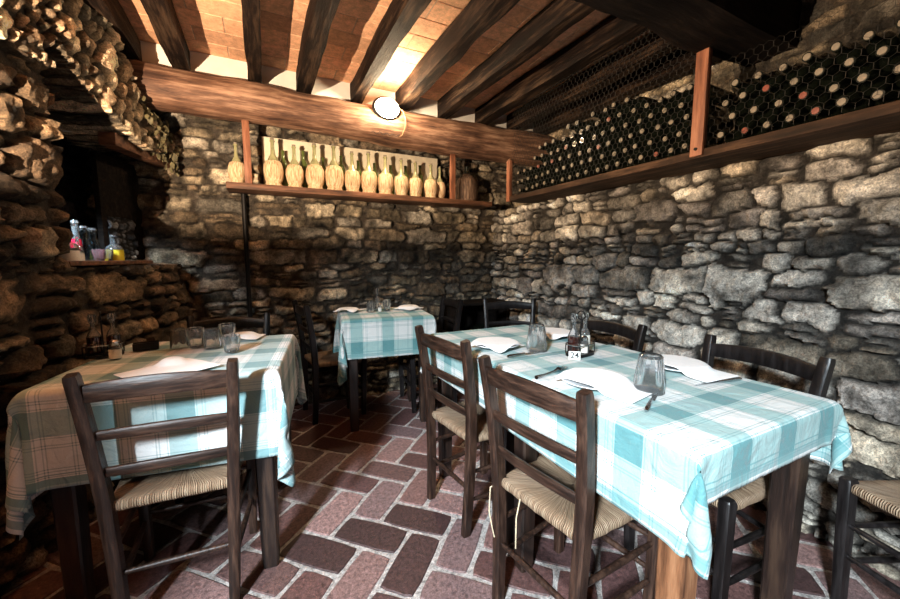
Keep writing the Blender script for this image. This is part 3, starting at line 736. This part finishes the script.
# cutlery
def knife(label, x, y, rz, L_=.2, z=CT - .002):
    t = thing('table_knife', label, 'knife', (x, y, z), rz)
    mb = MB(); w = .009
    mb.add([(-w * .3, 0, 0), (w, 0, 0), (w, L_ * .42, 0), (w * .5, L_ * .5, 0), (-w * .3, L_ * .46, 0), (-w * .3, 0, .0022), (w, 0, .001), (w, L_ * .42, .001), (w * .5, L_ * .5, .001), (-w * .3, L_ * .46, .0022)],
           [(0, 1, 2, 3, 4), (9, 8, 7, 6, 5), (0, 5, 6, 1), (1, 6, 7, 2), (2, 7, 8, 3), (3, 8, 9, 4), (4, 9, 5, 0)])
    mb.build('blade', M['steel'], t); MB().tube([(0, 0, .003), (0, -L_ * .2, .0035), (0, -L_ * .45, .004), (0, -L_ * .5, .003)], [.004, .0055, .007, .004], 10).build('handle', M['steel'], t); return t
def fork(label, x, y, rz, L_=.19, z=CT - .002):
    t = thing('table_fork', label, 'fork', (x, y, z), rz)
    mb = MB().tube([(0, 0, .004), (0, L_ * .1, .006), (0, L_ * .14, .004)], [.0035, .006, .011], 8)
    for k in range(4): mb.tube([((k - 1.5) * .006, L_ * .13, .003), ((k - 1.5) * .0062, L_ * .28, .0035), ((k - 1.5) * .0062, L_ * .40, .007)], [.0022, .002, .001], 6)
    mb.build('tines', M['steel'], t); MB().tube([(0, 0, .004), (0, -L_ * .3, .003), (0, -L_ * .55, .004)], [.0035, .004, .0075], 8).build('handle', M['steel'], t); return t
knife('steel knife lying right of the near napkin beside the faceted tumbler', .965, .66, D(-62)); fork('steel fork lying left of the large near napkin', .90, .985, D(-75))
knife('steel knife lying on the wall side, beside the napkin near the dark chair', 1.30, .665, D(80)); knife('steel knife below the napkin next to the middle chair', .965, 1.235, D(-82))

def tumbler(label, x, y, z=CT - .002, h=.105, r=.040, inv=False, group=None, mat=None, rot=None):
    n = 32; t = .0032
    fac = lambda k, j: 1 + (.05 if (k // 2) % 2 else -.02) * (1 if 2 <= j <= 6 else 0)
    prof = [(0, 0), (r * .68, 0), (r * .74, .004), (r * .8, h * .2), (r * .86, h * .4), (r * .93, h * .6), (r * .97, h * .75), (r, h), (r - t * .5, h + .001), (r - t, h), (r * .88 - t, h * .6), (r * .76 - t, h * .25), (r * .6, .010), (0, .009)]
    o = MB().lathe(prof, n, fac=fac).build('tumbler', mat or M['glass'], angle=25)
    if inv: o.rotation_euler = (PI, 0, .3); o.location = (x, y, z + h)
    else: o.location = (x, y, z)
    if rot: o.rotation_euler = rot
    return tag(o, label, 'glass', group)
tumbler('tall faceted tumbler turned upside down beside the large near napkin', 1.03, .715, h=.112, r=.043, inv=True)
tumbler('faceted tumbler turned upside down left of the cruet stand on the right-hand table', 1.06, 1.275, h=.112, r=.044, inv=True)
for k, (x, y, d) in enumerate(((-.352, 2.03, 'leftmost, beside the dark napkin holder'), (-.285, 2.00, 'second from the left'), (-.218, 1.965, 'third from the left'), (-.165, 2.06, 'at the back right'))):
    tumbler('ribbed glass tumbler in the cluster on the left-hand table, ' + d, x, y, h=.085, r=.036, inv=(k % 2 == 0))
tumbler('low glass tumbler in front of the cluster on the left-hand table, nearest its right edge', -.135, 1.83, h=.07, r=.036)
napkin('white napkin unfolded across the front edge of the left-hand table, one corner hanging over', -.315, 1.61, D(36), .25, .21, [(-.32, 1.70, .03)], lambda a, b_: b_ > 1.865 - .355 - math.tan(D(8.5)) * (a + .278), seed=5, steps=110)
# its hanging corner lies over the table edge
napkin('white napkin on the far side of the left-hand table behind the tumblers', -.10, 2.12, D(-20), .18, .13, [(-.10, 2.12, .05)], seed=6)
napkin('white napkin at the left place of the small back table, beside the left chair', .57, 2.86, D(-40), .18, .18, [(.56, 2.84, .07)], seed=7)
napkin('white napkin at the right place of the small back table, by the dark chair', 1.02, 2.78, D(30), .18, .18, [(1.02, 2.78, .07)], seed=8)

def cruet(name, label, x, y, z, liquid, h=.17, r=.026, spout=True, fill=.5):
    t = thing(name, label, 'cruet', (x, y, z))
    prof = [(0, 0), (r, 0), (r * 1.02, .006), (r, h * .42), (r * .75, h * .52), (r * .36, h * .62), (r * .34, h * .76), (r * .46, h * .78), (r * .40, h * .78), (r * .28, h * .76), (r * .30, h * .62), (r * .7, h * .5), (r * .92, h * .4), (r * .93, .008), (0, .006)]
    MB().lathe(prof, 20).build('bottle', M['glass'], t, angle=40)
    if liquid: MB().lathe([(0, .001), (r * 1.0, .001), (r * 1.03, .006), (r * 1.015, h * min(fill, .42)), (0, h * min(fill, .42) + .001)], 20).build('liquid', liquid, t)
    MB().lathe([(0, h * .70), (r * .26, h * .70), (r * .26, h * .79), (r * .5, h * .80), (r * .62, h * .9), (r * .5, h), (0, h * 1.0)], 14).build('stopper', M['glass'], t, angle=40)
    return t
def shaker(label, x, y, z, h=.075, r=.019, content='salt'):
    t = thing('salt_shaker', label, 'shaker', (x, y, z))
    MB().lathe([(0, 0), (r, 0), (r, h * .65), (r * .8, h * .74), (r * .74, h * .74), (r * .93, h * .6), (r * .93, .005), (0, .005)], 16).build('jar', M['glass'], t, angle=40)
    MB().lathe([(0, .001), (r * 1.015, .001), (r * 1.015, h * .5), (0, h * .5)], 16).build('salt_filling', M[content], t)
    MB().lathe([(r * .82, h * .72), (r * .86, h * .76), (r * .84, h * .92), (r * .5, h), (0, h)], 16).build('lid', M['steel'], t, angle=40); return t
def caddy(label, x, y, rz, z=CT - .002, lx=.062, ly=.036):
    t = thing('cruet_stand', label, 'cruet stand', (x, y, z), rz)
    base = [(lx * 1.05 * (abs(math.cos(a)) ** .6) * math.copysign(1, math.cos(a)), ly * 1.1 * (abs(math.sin(a)) ** .6) * math.copysign(1, math.sin(a))) for a in [2 * PI * k / 32 for k in range(32)]]
    MB().add([(a, b_, 0) for a, b_ in base] + [(a, b_, .012) for a, b_ in base] , [tuple(range(31, -1, -1)), tuple(range(32, 64))] + [(k, (k + 1) % 32, 32 + (k + 1) % 32, 32 + k) for k in range(32)]).build('tray', M['iron'], t)
    ring = [(a, b_, .048) for a, b_ in base]; MB().tube(ring + ring[:2], .0028, 6, caps=False).build('guard_ring', M['steel'], t)
    mb = MB()
    for k in range(0, 32, 4): mb.tube([(base[k][0], base[k][1], .01), (base[k][0], base[k][1], .048)], .0022, 6)
    mb.build('upright_wires', M['iron'], t)
    MB().tube([(0, 0, .01), (0, 0, .15)] , .003, 8).tube([(0, .018 * math.sin(a), .165 - .018 * math.cos(a)) for a in [2 * PI * k / 14 for k in range(15)]], .0025, 6, caps=False).build('handle', M['iron'], t)
    return t
cx, cy, ca = 1.165, 1.125, D(10)
caddy('black cruet stand on the right-hand table carrying oil, vinegar and salt', cx, cy, ca)
cz = CT + .0105
cruet('vinegar_cruet', 'glass cruet with dark red vinegar, left in the stand on the right-hand table', cx - .030, cy + .008, cz, M['vinegar'], .16, .023)
cruet('oil_cruet', 'glass cruet with pale stopper, right in the stand on the right-hand table', cx + .036, cy + .012, cz, M['salt'], .16, .022)
shaker('small salt shaker at the near side of the right-hand table stand', cx + .004, cy - .018, cz, .07, .015)
ns = thing('table_number', 'small white card printed 24 leaning on the black cruet stand', 'number card', (1.083, 1.072, CT - .002), D(-38))
ns.rotation_euler = (D(-14), 0, D(-38))
MB().box((-.022, -.002, .0), (.022, .002, .034), .0012).build('card', M['paper'], ns)
tc_ = bpy.data.curves.new('numerals', 'FONT'); tc_.body = '24'; tc_.size = .034; tc_.align_x = 'CENTER'; tc_.align_y = 'CENTER'; tc_.extrude = .0004; tc_.offset = .0006
to = bpy.data.objects.new('tmp', tc_); C.objects.link(to); dg = bpy.context.evaluated_depsgraph_get(); mt = bpy.data.meshes.new_from_object(to.evaluated_get(dg)); bpy.data.objects.remove(to)
mt.name = 'numerals'; mt.materials.clear(); mt.materials.append(M['ink']); nu_ = bpy.data.objects.new('numerals', mt); C.objects.link(nu_); nu_.parent = ns; nu_.location = (0, -.0027, .017); nu_.rotation_euler = (PI / 2, 0, 0)

lx_, ly_ = -.60, 1.985
caddy('black cruet stand with condiments on the left-hand table by the wall', lx_, ly_, D(15), lx=.06)
cruet('oil_cruet', 'glass cruet with round stopper, left in the stand on the left-hand table', lx_ - .028, ly_ + .004, cz, M['vinegar'], .16, .023)
cruet('vinegar_cruet', 'glass cruet with round stopper, right in the stand on the left-hand table', lx_ + .030, ly_ + .016, cz, M['vinegar'], .16, .023)
shaker('salt shaker with brownish filling in front of the stand on the left-hand table', -.545, 1.915, CT - .002, .075, .020)
nh = thing('napkin_holder', 'small dark holder lying between the cruet stand and tumblers of the left-hand table', 'holder', (-.475, 2.045, CT - .002), D(10))
MB().box((-.045, -.022, 0), (.045, .022, .006), .002).build('base', M['iron'], nh); MB().box((-.045, -.022, .006), (.045, -.017, .032), .001).box((-.045, .017, .006), (.045, .022, .032), .001).build('side_plates', M['iron'], nh)
# back table centre
cruet('oil_cruet', 'tall glass cruet at the centre of the small back table', .775, 2.80, CT - .002, None, .17, .022)
tumbler('glass tumbler on the small back table, left of the tall cruet', .715, 2.77, h=.08, r=.032, inv=True); tumbler('glass tumbler on the small back table, right of the tall cruet', .84, 2.77, h=.08, r=.032)
shaker('tiny shaker in front of the tall cruet on the small back table', .775, 2.735, CT - .002, .06, .014)

# recess bottles
def on_sill(s, off): p = W(s, 1.186, off); return p.x, p.y, p.z
def jar(name, label, s, off, r, h, mat, cat='bottle', neck=.35, fill=None, fmat=None, stop=True):
    x, y, z = on_sill(s, off); t = thing(name, label, cat, (x, y, z))
    MB().lathe([(0, 0), (r, 0), (r, h * .45), (r * .9, h * .55), (r * neck, h * .68), (r * neck, h * .88), (r * neck * 1.25, h * .9), (r * neck * .8, h * .9), (r * neck * .75, h * .68), (r * .8, h * .53), (r * .9, h * .44), (r * .9, .006), (0, .005)], 18).build('glass_body', mat, t, angle=40)
    if fmat: MB().lathe([(0, .001), (r * 1.02, .001), (r * 1.02, h * min(fill, .44)), (r * .93, h * max(min(fill, .54), .441)), (0, h * fill + .001)], 18).build('contents', fmat, t)
    if stop: MB().lathe([(0, h * .84), (r * neck * .7, h * .84), (r * neck * .8, h * .92), (r * neck * 1.3, h * .96), (r * neck, h * 1.03), (0, h * 1.04)], 12).build('stopper', M['glass'], t, angle=40)
    return t
jar('glass_jar', 'squat clear jar with pale contents, leftmost on the recess sill', .93, -.03, .036, .13, M['glass'], fill=.35, fmat=M['salt'])
jar('glass_bottle', 'slender dark-topped bottle at the back left of the recess sill', .875, -.12, .018, .20, M['green_glass'])
jar('glass_cruet', 'small clear cruet between the squat jar and the red bottle on the sill', .845, -.05, .02, .11, M['glass'], fill=.3, fmat=M['salt'])
jar('red_bottle', 'tall narrow bottle of bright red liquid on the recess sill', .79, -.09, .019, .19, M['glass'], fill=.62, fmat=M['red'], neck=.7)
tumbler('pinkish tumbler at the front of the recess sill, below the red bottle', *on_sill(.775, -.01)[:2], 1.186, .055, .026, mat=M['pinkglass'])
tumbler('clear tumbler at the front of the recess sill, left of the yellow oil cruet', *on_sill(.72, -.01)[:2], 1.186, .055, .026)
jar('oil_bottle', 'squat cruet of yellow olive oil at the right of the recess sill', .645, -.02, .038, .13, M['glass'], fill=.42, fmat=M['oil'])
jar('glass_carafe', 'pale bluish glass carafe behind the yellow oil cruet', .70, -.12, .028, .17, M['glass_blue'], neck=.6)
jar('glass_carafe', 'pale bluish glass carafe at the right rear of the recess sill', .62, -.13, .026, .165, M['glass_blue'], neck=.6)

# ------------------------------------------------------------------ flask shelf on the back wall
ZS = 1.705
sh = thing('wall_shelf', 'narrow brown plank shelf on the back wall carrying the straw flasks', 'shelf', (0, 0, 0))
MB().box((-.19, 2.95, ZS - .042), (1.90, 3.18, ZS), .005).build('plank', M['shelf_wood'], sh)
for x in (-.055, 1.505): MB().box((x - .022, 2.955, ZS - .0), (x + .022, 2.985, 2.115), .003).build('post', M['post_wood'], sh)
bd = MB().box((.04, 3.138, ZS + .001), (1.44, 3.146, 2.075), .002).build('backing_board', M['white_board']); tag(bd, 'pale board leaning on the back wall behind the straw flasks', 'board')
def fiasco(label, x, y, r=.0645, h=.33, rz=0, bm_=None):
    t = thing('straw_flask', label, 'bottle', (x, y, ZS), rz, None)
    MB().lathe([(0, .012), (r * .5, .012), (r * .9, h * .2), (r * .95, h * .3), (r * .8, h * .45), (r * .5, h * .58), (r * .24, h * .68), (r * .20, h * .8), (r * .19, h * .93), (r * .26, h * .94), (r * .26, h * .965), (r * .18, h * .97), (0, h * .97)], 18).build('flask', M['fiasco_glass'], t, angle=50)
    MB().lathe([(0, 0), (r * .78, 0), (r * .86, .012), (r * .76, .026), (r * .92, .05), (r * 1.04, h * .3), (r * .98, h * .42), (r * .8, h * .52), (r * .74, h * .53), (0, h * .50)], 24, fac=lambda k, j: 1 + .03 * math.sin(k * PI / 1.5 + j)).build('straw_basket', M['straw'], t, angle=60)
    MB().lathe([(0, h * .96), (r * .2, h * .96), (r * .22, h * 1.01), (0, h * 1.015)], 10).build('cork', M['cork_pale'], t)
    return t
fx = [.105, .245, .385, .525, .66, .79, .925, 1.06, 1.185, 1.325]
PLX = ['leftmost inside the shelf posts', 'second', 'third', 'fourth', 'fifth', 'sixth', 'seventh', 'eighth', 'ninth', 'last before the right-hand post']
f0 = None
for k, x in enumerate(fx):
    lb = 'straw-wrapped wine flask on the back shelf, ' + (PLX[k] if k in (0, 9) else PLX[k] + ' from the left post')
    if f0 is None: f0 = fiasco(lb, x, 3.025); f0['group'] = 'straw flasks on the back shelf'
    else:
        s_ = [1, .92, 1.0, 1.04, .93, .98, .98, .94, .9, .93][k]; dup(f0, (x, 3.025, ZS), (0, 0, k * 1.3), lb, None, (s_, s_, s_ * [1, 1, 1, 1, 1, .99, .96, .97, .98, .94][k]))
dup(f0, (1.425, 3.06, ZS), (0, 0, 2), 'straw-wrapped wine flask half hidden behind the right-hand shelf post', None, (.8, .8, .85))
dup(f0, (-.125, 3.06, ZS), (0, 0, 1), 'straw-wrapped wine flask alone at the left end of the shelf, outside the left post', None, (.85, .85, .85))
BOT_P = [(0, 0), (.036, 0), (.0375, .006), (.0375, .185), (.034, .205), (.020, .225), (.0145, .24), (.0145, .29), (.0160, .291), (.0160, .30), (0, .30)]
g0 = None
for k, x in enumerate([.175, .315, .455, .592, .725, .857, .992, 1.123, 1.255]):
    lb = 'green bottle standing behind the straw flasks, in the gap %s from the left' % ['first', 'second', 'third', 'fourth', 'fifth', 'sixth', 'seventh', 'eighth', 'ninth'][k]
    if g0 is None:
        g0 = MB().lathe(BOT_P, 14).build('green_bottle', M['green_glass'], angle=50); g0.location = (x, 3.098, ZS); g0.scale = (.8, .8, .92); tag(g0, lb, 'bottle', 'green bottles behind the straw flasks')
    else: q = g0.copy(); C.objects.link(q); q.location = (x, 3.098, ZS); q['label'] = lb; q.scale = (.8, .8, .85 + .12 * R.random())
dj = thing('wicker_demijohn', 'large dark wicker-covered bottle at the right end of the back shelf, beyond the post', 'bottle', (1.70, 3.065, ZS), 0)
MB().lathe([(0, 0), (.085, 0), (.098, .03), (.10, .12), (.09, .19), (.05, .235), (.03, .25), (0, .25)], 28, fac=lambda k, j: 1 + .02 * (-1) ** (k + j)).build('wicker_cover', M['wicker'], dj, angle=60)
MB().lathe([(0, .24), (.026, .245), (.02, .28), (.024, .30), (.024, .31), (0, .31)], 14).build('neck', M['dark_glass'], dj)
MB().tube([(.098, 0, .10), (.125, 0, .15), (.118, 0, .20), (.06, 0, .235)], .006, 8).build('handle', M['wicker'], dj)

# ------------------------------------------------------------------ wine rack along the right wall
ZP = 1.69
rk = thing('wine_rack', 'long wall rack plank with upright posts along the right wall', 'rack', (0, 0, 0))
MB().box((1.80, -.7, ZP - .038), (2.6, 2.58, ZP), .006).build('plank', M['rack_dark'], rk)
MB().box((1.785, 1.055, ZP - .03), (1.815, 1.11, 2.115), .003).build('post', M['post_wood'], rk)
MB().box((1.79, 2.535, ZP - .04), (1.82, 2.575, 1.97), .003).build('post', M['post_wood'], rk)
MB().box((1.80, 2.545, 1.955), (2.55, 2.575, 1.985), .003).build('end_rail', M['rack_wood'], rk)
MB().tube([(1.79, 1.082, ZP + .0), (1.778, 1.082, ZP + .0)], .007, 8).build('bolt', M['iron'], rk)
wb_ = MB().lathe(BOT_P, 12); wbm = wb_.build('wine_bottle', M['dark_glass'], angle=50); bottle_me = wbm.data; bpy.data.objects.remove(wbm)
cap_mb = MB().lathe([(.0115, .297), (.0125, .301), (.0115, .3035), (0, .304)], 12)
c1 = cap_mb.build('foil_cap', M['cork_pale'], angle=50); cap_pale = c1.data; bpy.data.objects.remove(c1)
c1 = cap_mb.build('foil_cap', M['cork_red'], angle=50); cap_red = c1.data; bpy.data.objects.remove(c1)
ORD = ['first', 'second', 'third', 'fourth', 'fifth', 'sixth', 'seventh', 'eighth', 'ninth', 'tenth', 'eleventh', 'twelfth', 'thirteenth', 'fourteenth', 'fifteenth', 'sixteenth', 'seventeenth', 'eighteenth', 'nineteenth']
ROW = ['bottom', 'second', 'third', 'fourth', 'fifth', 'sixth']
def wine(x, y, z, label, group, red=False):
    o = bpy.data.objects.new('wine_bottle', bottle_me); C.objects.link(o)
    o.location = (x, y, z); o.rotation_euler = (0, -PI / 2, 0); tag(o, label, 'bottle', group)
    c = bpy.data.objects.new('foil_cap', cap_red if red else cap_pale); C.objects.link(c); c.parent = o
    return o
bd_ = .0765
for r_ in range(6):
    y = 1.16 + (.5 * bd_ if r_ % 2 else 0); c_ = 0
    while y < 2.50:
        lim = 5 if y < 1.5 else (5.5 if y < 2.15 else (4.6 if y < 2.3 else 2.5))
        if r_ < lim and not (r_ == 5 and R.random() < .35):
            wine(2.135 + R.uniform(-.015, .015), y, ZP + .039 + r_ * bd_ * .868, 'dark bottle, %s row of the far wall rack section, %s from the middle post' % (ROW[r_], ORD[c_]), 'wine bottles in the far section of the wall rack', R.random() < .08)
        y += bd_; c_ += 1
for r_ in range(4):
    y = .99 - (.5 * bd_ if r_ % 2 else 0); c_ = 0
    while y > .36:
        if not (r_ >= 4 and R.random() < .4):
            wine(2.125 + R.uniform(-.03, .015), y, ZP + .039 + r_ * bd_ * .868, 'dark bottle, %s row of the near wall rack section, %s from the middle post' % (ROW[r_], ORD[c_]), 'wine bottles in the near section of the wall rack', R.random() < .15)
        y -= bd_; c_ += 1
def hexwire(y0, y1, z0, z1, x, r=.0013, a=.019):
    mb = MB(); seen = set(); dx = a * math.sqrt(3)
    tri = [(1, 0), (-.5, .87), (-.5, -.87)]
    rows = int((z1 - z0) / (a * 1.5)) + 1; cols = int((y1 - y0) / dx) + 1
    for j in range(rows):
        for i in range(cols):
            cy_ = y0 + (i + .5 * (j % 2)) * dx; cz_ = z0 + j * a * 1.5
            P = [(x + .006 * math.sin(cy_ * 9 + cz_ * 5), cy_ + a * math.cos(PI / 6 + k * PI / 3), cz_ + a * math.sin(PI / 6 + k * PI / 3)) for k in range(6)]
            for k in (0, 1, 5):
                mb.tube([P[k], P[(k + 1) % 6]], r, sec=tri, caps=False)
    return mb.build('chicken_wire', M['wire'], smooth=False)
tag(hexwire(1.12, 2.53, ZP + .02, 2.36, 1.815), 'sagging chicken wire stretched across the front of the far wine rack section', 'wire mesh')
tag(hexwire(.40, 1.04, ZP + .02, 2.05, 1.815, .0008), 'chicken wire across the near wine rack section, right of the middle post', 'wire mesh')

# bottle crate by the back wall
cr = thing('bottle_crate', 'black low crate of lying bottles standing against the back wall corner', 'crate', (1.79, 3.02, 0))
MB().box((-.29, -.15, .0), (-.26, .14, .80), .003).box((.24, -.15, 0), (.27, .14, .80), .003).box((-.29, -.15, .775), (.27, .14, .80), .003).box((-.29, .11, 0), (.27, .14, .80)).build('frame', M['girder'], cr)
for z in (.03, .25, .47): MB().box((-.26, -.15, z), (.24, .12, z + .02)).build('shelf', M['girder'], cr)
for z, nm in ((.49, 'upper'), (.27, 'middle')):
    for k in range(5):
        o = bpy.data.objects.new('wine_bottle', bottle_me); C.objects.link(o); o.location = (1.79 - .20 + k * .095, 3.12, z + .039); o.rotation_euler = (PI / 2, 0, 0)
        tag(o, 'dark bottle on the %s shelf of the corner crate, %s from the left' % (nm, ORD[k]), 'bottle', 'wine bottles in the corner crate')
        c = bpy.data.objects.new('foil_cap', cap_pale); C.objects.link(c); c.parent = o

# black tube for a dark wall line, hanging ivy at the arch tip
tag(MB().tube([(-.10, 3.155, .75), (-.10, 3.15, 1.2), (-.098, 3.155, 1.66)], .016, 10).build('wall_line', M['iron']), 'black vertical line on the back wall below the left end of the flask shelf', 'pipe')
def stone_chip(x, y, z, r, seed):
    bm = bmesh.new(); bmesh.ops.create_icosphere(bm, subdivisions=2, radius=r); rr = random.Random(seed)
    st_ = (rr.uniform(.5, .8), rr.uniform(.7, 1.1), rr.uniform(.9, 1.4))
    for v in bm.verts:
        k = 1 + .25 * math.sin(v.co.x * 60 + seed) * math.cos(v.co.y * 70 + v.co.z * 50)
        v.co = Vector((v.co.x * st_[0], v.co.y * st_[1], v.co.z * st_[2])) * k
    bm.verts.index_update(); out = ([tuple(v.co + Vector((x, y, z))) for v in bm.verts], [tuple(v.index for v in f.verts) for f in bm.faces]); bm.free(); return out
M['ivy'] = simple('dry_ivy_leaf', (.10, .085, .04), .7, var=.5, scale=30)
mb = MB(); rr = random.Random(8)
for k in range(150):
    s_ = rr.gauss(.20, .075); z = 1.93 + rr.gauss(.02, .06) + (s_ - .2) * .5; p = W(s_, z, rr.uniform(-.05, .06))
    a, b_, c_ = rr.uniform(0, 6), rr.uniform(-.7, .7), rr.uniform(.016, .03)
    m = T(p) @ Matrix.Rotation(a, 4, 'Z') @ Matrix.Rotation(b_, 4, 'X')
    mb.add([(0, 0, c_), (c_ * .7, .004, c_ * .3), (c_ * .4, 0, -c_ * .8), (0, .004, -c_ * 1.1), (-c_ * .4, 0, -c_ * .8), (-c_ * .7, .004, c_ * .3)], [(0, 1, 2, 3, 4, 5)], m)
iv = mb.build('dry_ivy', M['ivy'], smooth=False); tag(iv, 'dark dry ivy clinging to the broken tip of the stone arch above the recess', 'ivy', None, 'stuff')
# rounded boulder course where the arch springs, top left
M['boulder'] = attr_mat('pale_boulder', .85, 30, .9, (.5, 1.5), .2, .012)

# ------------------------------------------------------------------ lamps
gl, nt, b, ns_, L = new_mat('glowing_opal_glass')
b.inputs['Base Color'].default_value = (.9, .85, .7, 1); b.inputs['Emission Color'].default_value = (1, .74, .42, 1); b.inputs['Emission Strength'].default_value = 90
lamp = thing('bulkhead_lamp', 'glowing oval bulkhead lamp fixed to the front of the round beam', 'lamp', (.895, 2.845, 2.315))
g = MB().lathe([(0, -.045), (.035, -.040), (.058, -.022), (.066, 0), (.064, .012), (.05, .02), (0, .022)], 28, m=Matrix.Rotation(PI / 2, 4, 'X') @ Matrix.Diagonal((1.4, 1.08, -1, 1))).build('globe', gl, lamp)
MB().lathe([(0, 0), (.078, 0), (.080, .006), (.072, .018), (.064, .022), (0, .022)], 28, m=T((0, .022, 0)) @ Matrix.Rotation(PI / 2, 4, 'X') @ Matrix.Diagonal((1.4, 1.08, 1, 1))).build('base_ring', M['iron'], lamp)
MB().tube([(.08, -.03, -.03), (.05, -.055, -.01), (-.0, -.062, .005), (-.07, -.03, .02)], .002, 6).tube([(.0, -.03, -.063), (0, -.06, -.02), (0, -.06, .02), (0, -.03, .063)], .002, 6).build('wire_guard', M['iron'], lamp)
tag(MB().tube([(.985, 2.85, 2.33), (1.02, 2.845, 2.31), (1.035, 2.84, 2.26), (1.035, 2.842, 2.20), (1.02, 2.87, 2.145), (.995, 2.90, 2.13)], .004, 8).build('lamp_cable', M['cable']), 'thin brown cable curling down from the glowing lamp over the beam', 'cable')
tag(MB().tube([(.78 + k * .012, 2.875 + .006 * math.sin(k), 2.135 + .010 * math.sin(k * 1.5)) for k in range(20)], .002, 6).build('wire_offcut', M['wire']), 'wavy leftover wire under the beam below the glowing lamp', 'wire')
# wall sconce open to the top, just outside the frame on the left
sp = W(2.22, 1.50, .16)
sc_ = thing('wall_sconce', 'terracotta bowl sconce on the left wall shining upwards', 'lamp', sp)
MB().lathe([(0, -.07), (.05, -.06), (.09, -.02), (.105, .012), (.100, .012), (.085, -.018), (.047, -.052), (0, -.06)], 28).build('bowl', M['ceramic'], sc_)
MB().tube([(-.05, .0, -.05), tuple(-WN * .17 + Vector((0, 0, -.05)))], .01, 8).build('bracket', M['iron'], sc_)
def point(name, loc, col, e, r):
    l = bpy.data.lights.new(name, 'POINT'); l.color = col; l.energy = e; l.shadow_soft_size = r
    o = bpy.data.objects.new(name, l); C.objects.link(o); o.location = loc; return o
point('sconce_bulb', (sp.x, sp.y, sp.z + .016), (1, .74, .50), 480, .006)
point('beam_lamp_light', (.895, 2.74, 2.315), (1, .76, .50), 34, .05)
def area(name, loc, target, sx, sy, col, e, spread=180):
    l = bpy.data.lights.new(name, 'AREA'); l.shape = 'RECTANGLE'; l.size = sx; l.size_y = sy; l.color = col; l.energy = e; l.spread = math.radians(spread)
    o = bpy.data.objects.new(name, l); C.objects.link(o); o.location = loc
    o.rotation_euler = (Vector(target) - Vector(loc)).to_track_quat('-Z', 'Y').to_euler(); return o
area('doorway_daylight', (-1.75, -1.1, 2.35), (.9, 1.1, .4), .3, .45, (.80, .92, 1.0), 240, 120)
wl = W(1.0, 1.48, -.13); area('recess_window_daylight', wl, wl - WD * .25 - Vector((0, 0, .25)), .16, .25, (.62, .84, 1.0), 4.5, 70)
hm = T((-1.05, -.4, 0)) @ RZ(D(-45))
struct(MB().box((-.9, -.04, 2.02), (.75, .04, 2.54), .004, hm).build('unseen_lintel_1', M['girder']))  # unseen lintel board over the entrance, sized to cut off high daylight

w = bpy.data.worlds.new('World'); S.world = w; w.use_nodes = True
w.node_tree.nodes['Background'].inputs[0].default_value = (.55, .75, 1, 1); w.node_tree.nodes['Background'].inputs[1].default_value = .006

cam = bpy.data.cameras.new('Camera'); cam.lens = 15.0; cam.sensor_width = 36; cam.clip_start = .01
co = bpy.data.objects.new('Camera', cam); C.objects.link(co); co.location = (0, 0, 1.2); co.rotation_euler = (math.radians(90 - 6.33), 0, math.radians(-26.5))
S.camera = co
S.view_settings.view_transform = 'Standard'; S.view_settings.look = 'None'; S.view_settings.gamma = 1; S.view_settings.exposure = 0.0
try: S.view_settings.use_curve_mapping = False
except Exception: pass
S.cycles.max_bounces = 8; S.cycles.transparent_max_bounces = 8; S.cycles.caustics_reflective = False; S.cycles.caustics_refractive = False
S.cycles.sample_clamp_indirect = 4
try: S.cycles.use_denoising = True
except Exception: pass
